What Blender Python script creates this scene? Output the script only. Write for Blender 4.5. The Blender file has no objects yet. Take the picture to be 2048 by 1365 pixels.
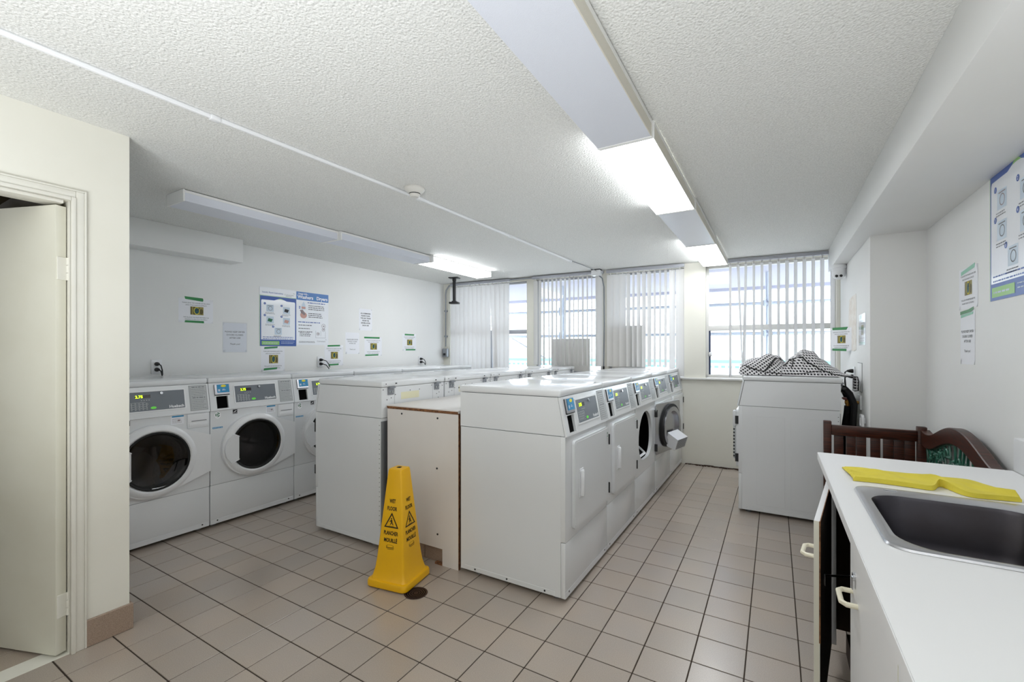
import bpy, bmesh, math, random
from math import sin, cos, pi, radians as R
from mathutils import Vector as V, Matrix as M
from mathutils.geometry import tessellate_polygon
rnd = random.Random(7)
SC = bpy.context.scene
COL = SC.collection

# ------------------------------------------------------------------ camera, sky, exposure
F, YAW, YH, EYE = 890.5, R(30.57), 701.5, 1.34
cd = bpy.data.cameras.new('camera')
cd.sensor_width = 36; cd.lens = F/2048*36; cd.shift_y = (YH-682.5)/2048; cd.clip_start = .02
cam = bpy.data.objects.new('camera', cd); COL.objects.link(cam)
cam.location = (0, 0, EYE); cam.rotation_euler = (pi/2, 0, YAW)
SC.camera = cam
W = bpy.data.worlds.new('overcast_sky'); SC.world = W; W.use_nodes = True
bg = W.node_tree.nodes['Background']
bg.inputs[0].default_value = (.86, .93, 1.0, 1); bg.inputs[1].default_value = 2.6
LAMP = 6.8          # emission of the lit ceiling diffusers
vs = SC.view_settings
vs.view_transform = 'Standard'; vs.look = 'None'; vs.exposure = 1.03; vs.gamma = 1; vs.use_curve_mapping = False
def area(name, loc, rot, sx, sy, power, rgb, spread=pi):
    l = bpy.data.lights.new(name, 'AREA'); l.shape = 'RECTANGLE'; l.size = sx; l.size_y = sy; l.energy = power; l.color = rgb; l.spread = spread
    o = bpy.data.objects.new(name, l); COL.objects.link(o); o.location = loc; o.rotation_euler = rot
area('added_ceiling_fill', (-.6, -1.1, .55), (R(180-14), 0, YAW), 1.6, 1.6, 44, (.93, .97, 1), R(150))     # unseen fill lamp added behind the camera to brighten the ceiling
cy = SC.cycles
cy.use_denoising = True; cy.max_bounces = 10; cy.diffuse_bounces = 6; cy.glossy_bounces = 4
cy.transmission_bounces = 6; cy.transparent_max_bounces = 12; cy.sample_clamp_indirect = 8
cy.caustics_reflective = False; cy.caustics_refractive = False

# ------------------------------------------------------------------ materials
def lin(c):
    c = c/255
    return c/12.92 if c <= .04045 else ((c+.055)/1.055)**2.4
def col(r, g, b): return (lin(r), lin(g), lin(b), 1)
def nodes(m): return m.node_tree.nodes, m.node_tree.links
def mat(name, rgb, rough=.5, metal=0, bump=None, var=None, spec=.5, emit=0, coat=0, sub=None):
    m = bpy.data.materials.new(name); m.use_nodes = True
    n, l = nodes(m); b = n['Principled BSDF']
    c = col(*rgb)
    b.inputs['Base Color'].default_value = c
    b.inputs['Roughness'].default_value = rough
    b.inputs['Metallic'].default_value = metal
    b.inputs['Specular IOR Level'].default_value = spec
    b.inputs['Coat Weight'].default_value = coat
    b.inputs['Coat Roughness'].default_value = .08
    if emit:
        b.inputs['Emission Color'].default_value = c; b.inputs['Emission Strength'].default_value = emit
    if bump or var:
        tc = n.new('ShaderNodeTexCoord')
    if bump:
        sc_, st, dist = bump
        t = n.new('ShaderNodeTexNoise'); t.inputs['Scale'].default_value = sc_; t.inputs['Detail'].default_value = 4
        l.new(tc.outputs['Object'], t.inputs['Vector'])
        bp = n.new('ShaderNodeBump'); bp.inputs['Strength'].default_value = st; bp.inputs['Distance'].default_value = dist
        l.new(t.outputs['Fac'], bp.inputs['Height']); l.new(bp.outputs['Normal'], b.inputs['Normal'])
    if var:
        sc_, amt, rgb2 = var
        t = n.new('ShaderNodeTexNoise'); t.inputs['Scale'].default_value = sc_; t.inputs['Detail'].default_value = 5
        l.new(tc.outputs['Object'], t.inputs['Vector'])
        mr = n.new('ShaderNodeMapRange'); mr.inputs[1].default_value = .4; mr.inputs[2].default_value = .7
        mr.inputs[4].default_value = amt
        l.new(t.outputs['Fac'], mr.inputs[0])
        mx = n.new('ShaderNodeMix'); mx.data_type = 'RGBA'
        mx.inputs[6].default_value = c; mx.inputs[7].default_value = col(*rgb2)
        l.new(mr.outputs[0], mx.inputs[0]); l.new(mx.outputs[2], b.inputs['Base Color'])
    return m

MT = {}
MT['wall'] = mat('painted_plaster', (234, 234, 233), .55, bump=(35, .08, .004), var=(1.3, .5, (228, 228, 225)))
MT['wall_warm'] = mat('cream_painted_plaster', (229, 227, 217), .5, bump=(30, .08, .004), var=(2, .5, (222, 219, 207)))
MT['trim'] = mat('gloss_trim_paint', (228, 226, 217), .35, var=(9, .25, (216, 211, 197)))
MT['doorpaint'] = mat('door_paint', (224, 222, 208), .4, var=(4, .4, (212, 208, 190)))
MT['dark'] = mat('corridor_gloom_colour', (96, 84, 58), .7)  # darkness of the unlit passage put into its wall colour
MT['grout'] = mat('dark_grout', (58, 48, 40), .9, bump=(80, .2, .002))
MT['basetile'] = mat('speckled_base_tile', (164, 144, 128), .45, var=(260, .8, (126, 106, 92)))
MT['enamel'] = mat('white_enamel', (226, 228, 230), .22, coat=.3, bump=(3, .02, .01))
MT['enamel_old'] = mat('white_enamel_dusty', (226, 227, 228), .3, var=(2.5, .35, (214, 213, 208)), coat=.15)
MT['plastic'] = mat('white_plastic', (231, 232, 234), .3, coat=.2)
MT['offwhite'] = mat('ivory_plastic', (236, 230, 208), .35)
MT['gap'] = mat('dark_grey_matte', (44, 44, 46), .8)  # dark grey of screws, hinges, holes and slots
MT['black'] = mat('black_plastic', (18, 18, 20), .35)
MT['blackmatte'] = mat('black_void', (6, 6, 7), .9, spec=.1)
MT['rubber'] = mat('black_rubber', (14, 14, 15), .55, bump=(60, .2, .002))
MT['steel'] = mat('brushed_steel', (196, 196, 200), .24, 1, bump=(120, .04, .001))
MT['bowl'] = mat('bowl_steel_dark_reflections', (74, 72, 78), .3, .9, bump=(60, .05, .002), var=(5, .5, (58, 52, 50)))  # same steel as the rim, with dark reflections put into the colour
MT['chrome'] = mat('chrome', (210, 212, 216), .12, 1)
MT['galv'] = mat('galvanised_steel', (150, 153, 158), .45, .7)
MT['grey'] = mat('console_grey', (112, 118, 126), .4)
MT['greyplate'] = mat('instruction_grey', (186, 189, 190), .4)
MT['inkgrey'] = mat('grey_ink', (120, 122, 126), .6)
MT['ink'] = mat('black_ink', (40, 40, 46), .6)
MT['inkblack'] = mat('sign_ink', (30, 24, 14), .6)
MT['white'] = mat('paper_white', (244, 245, 248), .6)
MT['paper'] = mat('notice_paper', (236, 237, 242), .55, bump=(14, .12, .01))
MT['lamin'] = mat('laminated_paper', (240, 242, 247), .2, coat=.4, bump=(10, .08, .01))
MT['tape'] = mat('green_tape', (26, 128, 62), .3, coat=.3)
MT['tapelight'] = mat('pale_green_tape', (128, 196, 168), .3, coat=.3)
MT['blue'] = mat('card_blue', (40, 140, 190), .4)
MT['posterblue'] = mat('poster_blue', (58, 92, 168), .35)
MT['posterblue2'] = mat('poster_bright_blue', (70, 122, 190), .35)
MT['postergreen'] = mat('poster_green', (150, 200, 120), .4)
MT['paleblue'] = mat('pale_blue_print', (198, 212, 226), .4)
MT['yellowprint'] = mat('yellow_print', (236, 222, 30), .4)
MT['olive'] = mat('olive_print', (150, 138, 66), .5)
MT['oliveD'] = mat('dark_olive_print', (92, 82, 36), .5)
MT['teal'] = mat('teal_print', (30, 82, 90), .5)
MT['skin'] = mat('peach_print', (206, 160, 150), .5)
MT['greenink'] = mat('green_ink', (38, 108, 74), .5)
MT['pink'] = mat('grey_pink_print', (150, 136, 140), .5)
MT['led'] = mat('green_led', (170, 235, 20), .4, emit=2.5)
MT['ledbtn'] = mat('green_button', (90, 190, 60), .4, emit=.25)
MT['dispbg'] = mat('display_window', (46, 34, 34), .25)
MT['plug'] = mat('cord_black', (16, 16, 17), .4)
MT['board'] = mat('white_melamine', (226, 222, 218), .35, var=(2.2, .4, (214, 206, 200)))
MT['chip'] = mat('raw_particle_board', (140, 96, 62), .8, bump=(90, .5, .004), var=(60, .9, (70, 40, 24)))
MT['yellow'] = mat('yellow_sign_plastic', (236, 180, 3), .42, coat=.1, bump=(30, .04, .003), var=(3, .35, (212, 154, 2)))
MT['yelcloth'] = mat('yellow_wipe_cloth', (222, 206, 72), .85, bump=(160, .35, .002), var=(14, .5, (206, 188, 66)))
MT['laminate'] = mat('white_laminate', (233, 233, 234), .38)
MT['wood'] = None
MT['iron'] = mat('green_cast_iron', (40, 104, 84), .35, .1, bump=(50, .4, .006), var=(12, .7, (14, 40, 32)), coat=.3)
MT['brass'] = mat('brass', (190, 140, 70), .35, .9)
MT['redval'] = mat('red_valve', (120, 44, 26), .5)
MT['drain'] = mat('old_drain_iron', (70, 52, 44), .55, .5, bump=(120, .4, .003))
MT['alu'] = mat('grey_window_alu', (176, 178, 186), .4, .2)
MT['aluwhite'] = mat('white_window_frame', (222, 221, 218), .4)
MT['alublue'] = mat('dark_blue_gasket', (40, 56, 90), .5)
MT['slab'] = mat('outside_slab', (178, 177, 192), .8)
MT['pipe'] = mat('scaffold_pipe', (198, 204, 218), .4, .4)
MT['ground'] = mat('pale_pavement', (226, 220, 218), .9, bump=(6, .2, .02))
MT['fencew'] = mat('white_fence_paint', (226, 222, 224), .6)
MT['turq'] = mat('turquoise_panel', (120, 200, 200), .6)
MT['hoard'] = mat('pale_hoarding', (220, 224, 232), .8)
MT['smoke'] = mat('detector_plastic', (214, 212, 206), .4)
MT['dirt'] = mat('dirt_crumbs', (58, 40, 30), .95)
MT['lens_off'] = mat('unlit_prismatic_lens', (214, 217, 226), .35, bump=(420, .35, .002))
MT['sidepanel'] = mat('cream_fixture_side', (208, 203, 190), .4)
MT['fixture'] = mat('fixture_enamel', (232, 232, 230), .35)
MT['peel'] = mat('torn_plaster', (238, 234, 228), .8, bump=(24, .5, .01), var=(16, .6, (214, 200, 186)))
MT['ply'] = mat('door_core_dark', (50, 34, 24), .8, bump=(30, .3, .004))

def emission(name, rgb, st):
    m = bpy.data.materials.new(name); m.use_nodes = True
    n, l = nodes(m); n.remove(n['Principled BSDF'])
    e = n.new('ShaderNodeEmission'); e.inputs[0].default_value = col(*rgb); e.inputs[1].default_value = st
    l.new(e.outputs[0], n['Material Output'].inputs[0]); return m
MT['lens_on'] = emission('lit_diffuser', (248, 252, 255), LAMP)

def clear(name, rgb, refl_tint=1.0, ior=1.45, rough=.02):
    m = bpy.data.materials.new(name); m.use_nodes = True
    n, l = nodes(m); n.remove(n['Principled BSDF'])
    t = n.new('ShaderNodeBsdfTransparent'); t.inputs[0].default_value = col(*rgb)
    g = n.new('ShaderNodeBsdfGlossy'); g.inputs['Roughness'].default_value = rough
    lw = n.new('ShaderNodeLayerWeight'); pw = n.new('ShaderNodeMath'); pw.operation = 'POWER'; pw.inputs[1].default_value = 5
    l.new(lw.outputs['Facing'], pw.inputs[0])
    f = n.new('ShaderNodeMath'); f.operation = 'MULTIPLY_ADD'; f.inputs[1].default_value = .9; f.inputs[2].default_value = ((ior-1)/(ior+1))**2
    l.new(pw.outputs[0], f.inputs[0])
    mx = n.new('ShaderNodeMixShader')
    l.new(f.outputs[0], mx.inputs[0]); l.new(t.outputs[0], mx.inputs[1]); l.new(g.outputs[0], mx.inputs[2])
    l.new(mx.outputs[0], n['Material Output'].inputs[0]); return m
MT['glass'] = clear('window_glass', (248, 252, 252))
MT['glassmesh'] = clear('hazy_glass', (225, 240, 238))
MT['portglass'] = clear('smoked_door_glass', (138, 133, 130), ior=1.5)
MT['pouch'] = clear('plastic_pouch', (245, 246, 248), ior=1.4, rough=.1)

def vane_mat():
    m = bpy.data.materials.new('blind_vane_fabric'); m.use_nodes = True
    n, l = nodes(m); b = n['Principled BSDF']
    b.inputs['Base Color'].default_value = col(228, 226, 222); b.inputs['Roughness'].default_value = .6
    t = n.new('ShaderNodeBsdfTranslucent'); t.inputs[0].default_value = col(226, 224, 226)
    mx = n.new('ShaderNodeMixShader'); mx.inputs[0].default_value = .32
    l.new(b.outputs[0], mx.inputs[1]); l.new(t.outputs[0], mx.inputs[2]); l.new(mx.outputs[0], n['Material Output'].inputs[0])
    return m
MT['vane'] = vane_mat()

def tile_mat():
    m = bpy.data.materials.new('beige_floor_tile'); m.use_nodes = True
    n, l = nodes(m); b = n['Principled BSDF']
    tc = n.new('ShaderNodeTexCoord'); oi = n.new('ShaderNodeObjectInfo')
    f = n.new('ShaderNodeTexNoise'); f.inputs['Scale'].default_value = 330; f.inputs['Detail'].default_value = 3
    g = n.new('ShaderNodeTexNoise'); g.inputs['Scale'].default_value = 3.2; g.inputs['Detail'].default_value = 3
    geo = n.new('ShaderNodeNewGeometry')
    l.new(geo.outputs['Position'], f.inputs['Vector']); l.new(geo.outputs['Position'], g.inputs['Vector'])
    r = n.new('ShaderNodeValToRGB')
    r.color_ramp.elements[0].position = .33; r.color_ramp.elements[0].color = col(142, 131, 121)
    r.color_ramp.elements[1].position = .68; r.color_ramp.elements[1].color = col(186, 173, 161)
    l.new(f.outputs['Fac'], r.inputs[0])
    r2 = n.new('ShaderNodeValToRGB')
    r2.color_ramp.elements[0].position = .35; r2.color_ramp.elements[0].color = col(176, 160, 144)
    r2.color_ramp.elements[1].position = .65; r2.color_ramp.elements[1].color = col(166, 156, 147)
    l.new(g.outputs['Fac'], r2.inputs[0])
    mx = n.new('ShaderNodeMix'); mx.data_type = 'RGBA'; mx.inputs[0].default_value = .5
    l.new(r.outputs[0], mx.inputs[6]); l.new(r2.outputs[0], mx.inputs[7])
    hs = n.new('ShaderNodeHueSaturation')
    mr = n.new('ShaderNodeMapRange'); mr.inputs[3].default_value = .93; mr.inputs[4].default_value = 1.06
    l.new(oi.outputs['Random'], mr.inputs[0]); l.new(mr.outputs[0], hs.inputs['Value'])
    l.new(mx.outputs[2], hs.inputs['Color']); l.new(hs.outputs[0], b.inputs['Base Color'])
    b.inputs['Roughness'].default_value = .3; b.inputs['Specular IOR Level'].default_value = .7
    b.inputs['Coat Weight'].default_value = .5; b.inputs['Coat Roughness'].default_value = .22
    bp = n.new('ShaderNodeBump'); bp.inputs['Strength'].default_value = .05; bp.inputs['Distance'].default_value = .002
    l.new(f.outputs['Fac'], bp.inputs['Height']); l.new(bp.outputs[0], b.inputs['Normal'])
    return m
MT['tile'] = tile_mat()

def ceiling_mat():
    m = bpy.data.materials.new('stippled_ceiling'); m.use_nodes = True
    n, l = nodes(m); b = n['Principled BSDF']; b.inputs['Roughness'].default_value = .75
    tc = n.new('ShaderNodeTexCoord')
    v = n.new('ShaderNodeTexVoronoi'); v.inputs['Scale'].default_value = 115; v.feature = 'SMOOTH_F1'
    t = n.new('ShaderNodeTexNoise'); t.inputs['Scale'].default_value = 100; t.inputs['Detail'].default_value = 4
    l.new(tc.outputs['Object'], v.inputs['Vector']); l.new(tc.outputs['Object'], t.inputs['Vector'])
    a = n.new('ShaderNodeMath'); a.operation = 'MULTIPLY_ADD'; a.inputs[1].default_value = -.6
    l.new(v.outputs['Distance'], a.inputs[0]); l.new(t.outputs['Fac'], a.inputs[2])
    bp = n.new('ShaderNodeBump'); bp.inputs['Strength'].default_value = .6; bp.inputs['Distance'].default_value = .008
    l.new(a.outputs[0], bp.inputs['Height']); l.new(bp.outputs[0], b.inputs['Normal'])
    t2 = n.new('ShaderNodeTexNoise'); t2.inputs['Scale'].default_value = 140; t2.inputs['Detail'].default_value = 2
    l.new(tc.outputs['Object'], t2.inputs['Vector'])
    r = n.new('ShaderNodeValToRGB')
    r.color_ramp.elements[0].position = .3; r.color_ramp.elements[0].color = col(212, 212, 208)
    r.color_ramp.elements[1].position = .7; r.color_ramp.elements[1].color = col(234, 234, 231)
    l.new(t2.outputs['Fac'], r.inputs[0]); l.new(r.outputs[0], b.inputs['Base Color'])
    return m
MT['ceiling'] = ceiling_mat()

def wood_mat():
    m = bpy.data.materials.new('dark_stained_wood'); m.use_nodes = True
    n, l = nodes(m); b = n['Principled BSDF']; b.inputs['Roughness'].default_value = .35
    tc = n.new('ShaderNodeTexCoord'); mp = n.new('ShaderNodeMapping'); mp.inputs['Scale'].default_value = (3, 3, 40)
    t = n.new('ShaderNodeTexNoise'); t.inputs['Scale'].default_value = 4; t.inputs['Detail'].default_value = 6
    l.new(tc.outputs['Object'], mp.inputs[0]); l.new(mp.outputs[0], t.inputs['Vector'])
    r = n.new('ShaderNodeValToRGB')
    r.color_ramp.elements[0].position = .3; r.color_ramp.elements[0].color = col(26, 9, 6)
    r.color_ramp.elements[1].position = .7; r.color_ramp.elements[1].color = col(80, 36, 20)
    l.new(t.outputs['Fac'], r.inputs[0]); l.new(r.outputs[0], b.inputs['Base Color']); return m
MT['wood'] = wood_mat()

def check_mat():
    # woven black and white check that follows the cloth's own UV map
    m = bpy.data.materials.new('checked_scarf_weave'); m.use_nodes = True
    n, l = nodes(m); b = n['Principled BSDF']; b.inputs['Roughness'].default_value = .9
    uv = n.new('ShaderNodeUVMap'); sp = n.new('ShaderNodeSeparateXYZ'); l.new(uv.outputs[0], sp.inputs[0])
    def band(sock, freq, thr):
        a = n.new('ShaderNodeMath'); a.operation = 'MULTIPLY'; a.inputs[1].default_value = freq; l.new(sock, a.inputs[0])
        f = n.new('ShaderNodeMath'); f.operation = 'FRACT'; l.new(a.outputs[0], f.inputs[0])
        g = n.new('ShaderNodeMath'); g.operation = 'GREATER_THAN'; g.inputs[1].default_value = thr; l.new(f.outputs[0], g.inputs[0])
        return g.outputs[0]
    x = band(sp.outputs[0], 46, .42); y = band(sp.outputs[1], 42, .42)
    mul = n.new('ShaderNodeMath'); mul.operation = 'MULTIPLY'; l.new(x, mul.inputs[0]); l.new(y, mul.inputs[1])
    mx = n.new('ShaderNodeMix'); mx.data_type = 'RGBA'
    mx.inputs[6].default_value = col(232, 230, 232); mx.inputs[7].default_value = col(30, 28, 34)
    l.new(mul.outputs[0], mx.inputs[0]); l.new(mx.outputs[2], b.inputs['Base Color'])
    return m
MT['check'] = check_mat()

# ------------------------------------------------------------------ mesh builder
class PL:                                        # a drawing plane: x right, y up, d out of the face
    def __init__(s, o, ex=(1, 0, 0), ey=(0, 0, 1)):
        s.o = V(o); s.ex = V(ex).normalized(); s.ey = V(ey).normalized(); s.n = s.ex.cross(s.ey)
    def p(s, x, y, d=0): return s.o + s.ex*x + s.ey*y + s.n*d
FRONT = PL((0, 0, 0))
_glyph = {}
def glyphs(t, bold=0):
    k = (t, bold)
    if k not in _glyph:
        cu = bpy.data.curves.new('t', 'FONT'); cu.body = t; cu.size = 1; cu.resolution_u = 2; cu.offset = bold
        ob = bpy.data.objects.new('t', cu); me = bpy.data.meshes.new_from_object(ob)
        vs_ = [tuple(v.co) for v in me.vertices]; fs = [tuple(p.vertices) for p in me.polygons]
        bpy.data.objects.remove(ob); bpy.data.curves.remove(cu); bpy.data.meshes.remove(me)
        xs = [v[0] for v in vs_] or [0]
        _glyph[k] = (vs_, fs, min(xs), max(xs))
    return _glyph[k]
class MB:
    def __init__(s): s.v = []; s.f = []
    def add(s, vs_, fs):
        o = len(s.v); s.v += [tuple(a) for a in vs_]; s.f += [tuple(i+o for i in f) for f in fs]; return s
    def hexa(s, c): return s.add(c, [(0, 3, 2, 1), (4, 5, 6, 7), (0, 1, 5, 4), (1, 2, 6, 5), (2, 3, 7, 6), (3, 0, 4, 7)])
    def box(s, x0, x1, y0, y1, z0, z1, bev=0, seg=2):
        x0, x1 = min(x0, x1), max(x0, x1); y0, y1 = min(y0, y1), max(y0, y1); z0, z1 = min(z0, z1), max(z0, z1)
        c = [(x0, y0, z0), (x1, y0, z0), (x1, y1, z0), (x0, y1, z0), (x0, y0, z1), (x1, y0, z1), (x1, y1, z1), (x0, y1, z1)]
        if not bev: return s.hexa(c)
        bm = bmesh.new(); q = [bm.verts.new(p) for p in c]
        for f in [(0, 3, 2, 1), (4, 5, 6, 7), (0, 1, 5, 4), (1, 2, 6, 5), (2, 3, 7, 6), (3, 0, 4, 7)]: bm.faces.new([q[i] for i in f])
        bmesh.ops.bevel(bm, geom=bm.edges[:], offset=bev, segments=seg, profile=.5, affect='EDGES')
        s.bm(bm); return s
    def bm(s, bm):
        bm.verts.index_update()
        s.add([v.co[:] for v in bm.verts], [[v.index for v in f.verts] for f in bm.faces]); bm.free()
    def pbox(s, pl, x0, x1, y0, y1, d0, d1):
        return s.hexa([pl.p(x0, y0, d1), pl.p(x1, y0, d1), pl.p(x1, y0, d0), pl.p(x0, y0, d0),
                    pl.p(x0, y1, d1), pl.p(x1, y1, d1), pl.p(x1, y1, d0), pl.p(x0, y1, d0)])
    def poly(s, pl, pts, d=0): return s.add([pl.p(x, y, d) for x, y in pts], [tuple(range(len(pts)))])
    def rect(s, pl, x0, x1, y0, y1, d=0): return s.poly(pl, [(x0, y0), (x1, y0), (x1, y1), (x0, y1)], d)
    def slab(s, pl, pts, d0, d1):
        n = len(pts); vs_ = [pl.p(x, y, d1) for x, y in pts]+[pl.p(x, y, d0) for x, y in pts]
        return s.add(vs_, [tuple(range(n)), tuple(range(2*n-1, n-1, -1))]+[(i, i+n, (i+1) % n+n, (i+1) % n) for i in range(n)])
    def holed(s, pl, outer, holes, d0, d1):       # a plate with holes cut through it
        loops = [outer]+holes; pts = [p for L in loops for p in L]; N = len(pts)
        tr = tessellate_polygon([[V((x, y, 0)) for x, y in L] for L in loops])
        vs_ = [pl.p(x, y, d1) for x, y in pts]+[pl.p(x, y, d0) for x, y in pts]; fs = []
        for t in tr:
            a, b, c = [pts[i] for i in t]
            if (b[0]-a[0])*(c[1]-a[1])-(b[1]-a[1])*(c[0]-a[0]) < 0: t = t[::-1]
            fs += [tuple(t), tuple(i+N for i in t[::-1])]
        o = 0
        for k, L in enumerate(loops):
            n = len(L); ar = sum(L[i][0]*L[(i+1) % n][1]-L[(i+1) % n][0]*L[i][1] for i in range(n))
            for i in range(n):
                a, b = o+i, o+(i+1) % n
                q = (a, a+N, b+N, b)
                fs.append(q if (ar > 0) == (k == 0) else q[::-1])
            o += n
        return s.add(vs_, fs)
    def prism(s, prof, x0, x1):                   # profile in (y, z) swept along x
        n = len(prof)
        return s.add([(x0, y, z) for y, z in prof]+[(x1, y, z) for y, z in prof],
                     [tuple(range(n)), tuple(range(2*n-1, n-1, -1))]+[(i, i+n, (i+1) % n+n, (i+1) % n) for i in range(n)])
    def lathe(s, prof, c=(0, 0, 0), ax=(0, 0, 1), n=24):
        ax = V(ax).normalized(); u = ax.orthogonal().normalized(); w = ax.cross(u); c = V(c); m = len(prof); o = len(s.v)
        for i in range(n):
            a = 2*pi*i/n; e = u*cos(a)+w*sin(a)
            s.v += [tuple(c+e*r+ax*z) for r, z in prof]
        for i in range(n):
            j = (i+1) % n
            for k in range(m-1):
                a, b, c_, d = o+i*m+k, o+j*m+k, o+j*m+k+1, o+i*m+k+1
                if prof[k][0] < 1e-6: s.f.append((a, c_, d))
                elif prof[k+1][0] < 1e-6: s.f.append((a, b, d))
                else: s.f.append((a, b, c_, d))
        return s
    def cyl(s, p0, p1, r, n=12, r1=None):
        p0 = V(p0); L = (V(p1)-p0); h = L.length; r1 = r if r1 is None else r1
        return s.lathe([(0, 0), (r, 0), (r1, h), (0, h)], p0, L, n)
    def tube(s, pts, r, n=8):
        pts = [V(p) for p in pts]; o = len(s.v); prev = None
        for i, p in enumerate(pts):
            t = ((pts[i+1] if i+1 < len(pts) else p)-(pts[i-1] if i else p)).normalized()
            u = (prev-t*prev.dot(t)).normalized() if prev is not None and (prev-t*prev.dot(t)).length > 1e-4 else t.orthogonal().normalized()
            prev = u; w = t.cross(u)
            s.v += [tuple(p+(u*cos(2*pi*k/n)+w*sin(2*pi*k/n))*r) for k in range(n)]
        for i in range(len(pts)-1):
            for k in range(n):
                s.f.append((o+i*n+k, o+i*n+(k+1) % n, o+(i+1)*n+(k+1) % n, o+(i+1)*n+k))
        s.f += [tuple(range(o+n-1, o-1, -1)), tuple(range(o+(len(pts)-1)*n, o+len(pts)*n))]; return s
    def text(s, t, pl, x, y, size, al='l', d=.0006, bold=0, wid=None):
        vs_, fs, a, b = glyphs(t, bold)
        kx = wid/(b-a) if wid and b > a else size
        ox = {'l': 0, 'c': -(a+b)/2*kx, 'r': -b*kx}[al]
        return s.add([pl.p(x+ox+v[0]*kx, y+v[1]*size, d) for v in vs_], fs)
    def lines(s, pl, x, y, w, n, dy, h, d=.0006, ragged=.25):     # rows of print too small to read
        for i in range(n):
            x1 = x+w*(1-ragged*rnd.random()); xx = x
            while xx < x1-h:
                ww = min(h*rnd.uniform(1.2, 4.5), x1-xx); s.rect(pl, xx, xx+ww, y-i*dy, y-i*dy+h, d); xx += ww+h*.8
        return s
    def ellipse(s, pl, cx, cy_, rx, ry, d=.0006, n=18):
        return s.poly(pl, [(cx+rx*cos(2*pi*i/n), cy_+ry*sin(2*pi*i/n)) for i in range(n)], d)
    def ring(s, pl, cx, cy_, r0, r1, d=.0006, a0=0, a1=2*pi, n=20, ky=1):
        P = [a0+(a1-a0)*i/n for i in range(n+1)]; o = len(s.v)
        for a in P: s.v += [tuple(pl.p(cx+r0*cos(a), cy_+ky*r0*sin(a), d)), tuple(pl.p(cx+r1*cos(a), cy_+ky*r1*sin(a), d))]
        s.f += [(o+2*i, o+2*i+1, o+2*i+3, o+2*i+2) for i in range(n)]; return s
    def mesh(s, name, m):
        me = bpy.data.meshes.new(name); me.from_pydata(s.v, [], s.f); me.validate(); me.materials.append(MT[m] if isinstance(m, str) else m)
        me.polygons.foreach_set('use_smooth', [True]*len(me.polygons)); me.set_sharp_from_angle(angle=R(32)); me.update(); return me
    def build(s, name, m, parent=None, loc=None, rz=None):
        o = bpy.data.objects.new(name, s.mesh(name, m)); COL.objects.link(o)
        if parent: o.parent = parent
        if loc is not None: o.location = loc
        if rz is not None: o.rotation_euler = (0, 0, rz)
        return o
def rrect(x0, x1, y0, y1, r, n=5):
    o = []
    for cx, cy_, a in ((x1-r, y0+r, -pi/2), (x1-r, y1-r, 0), (x0+r, y1-r, pi/2), (x0+r, y0+r, pi)):
        o += [(cx+r*cos(a+pi/2*i/n), cy_+r*sin(a+pi/2*i/n)) for i in range(n+1)]
    return o
def tag(o, label=None, cat=None, group=None, kind=None):
    for k, v in (('label', label), ('category', cat), ('group', group), ('kind', kind)):
        if v: o[k] = v
    return o
def thing(name, label, cat, loc=(0, 0, 0), rz=0, group=None):
    o = bpy.data.objects.new(name, None); COL.objects.link(o); o.location = loc; o.rotation_euler = (0, 0, rz)
    o.empty_display_size = .1
    return tag(o, label, cat, group)
def struct(name, mb, m, loc=None, rz=None): return tag(mb.build(name, m, None, loc, rz), kind='structure')
KIDS = {}
def copy_tree(o, parent=None):
    c = o.copy(); COL.objects.link(c)
    if parent: c.parent = parent
    for ch in list(o.children): copy_tree(ch, c)
    return c

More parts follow.
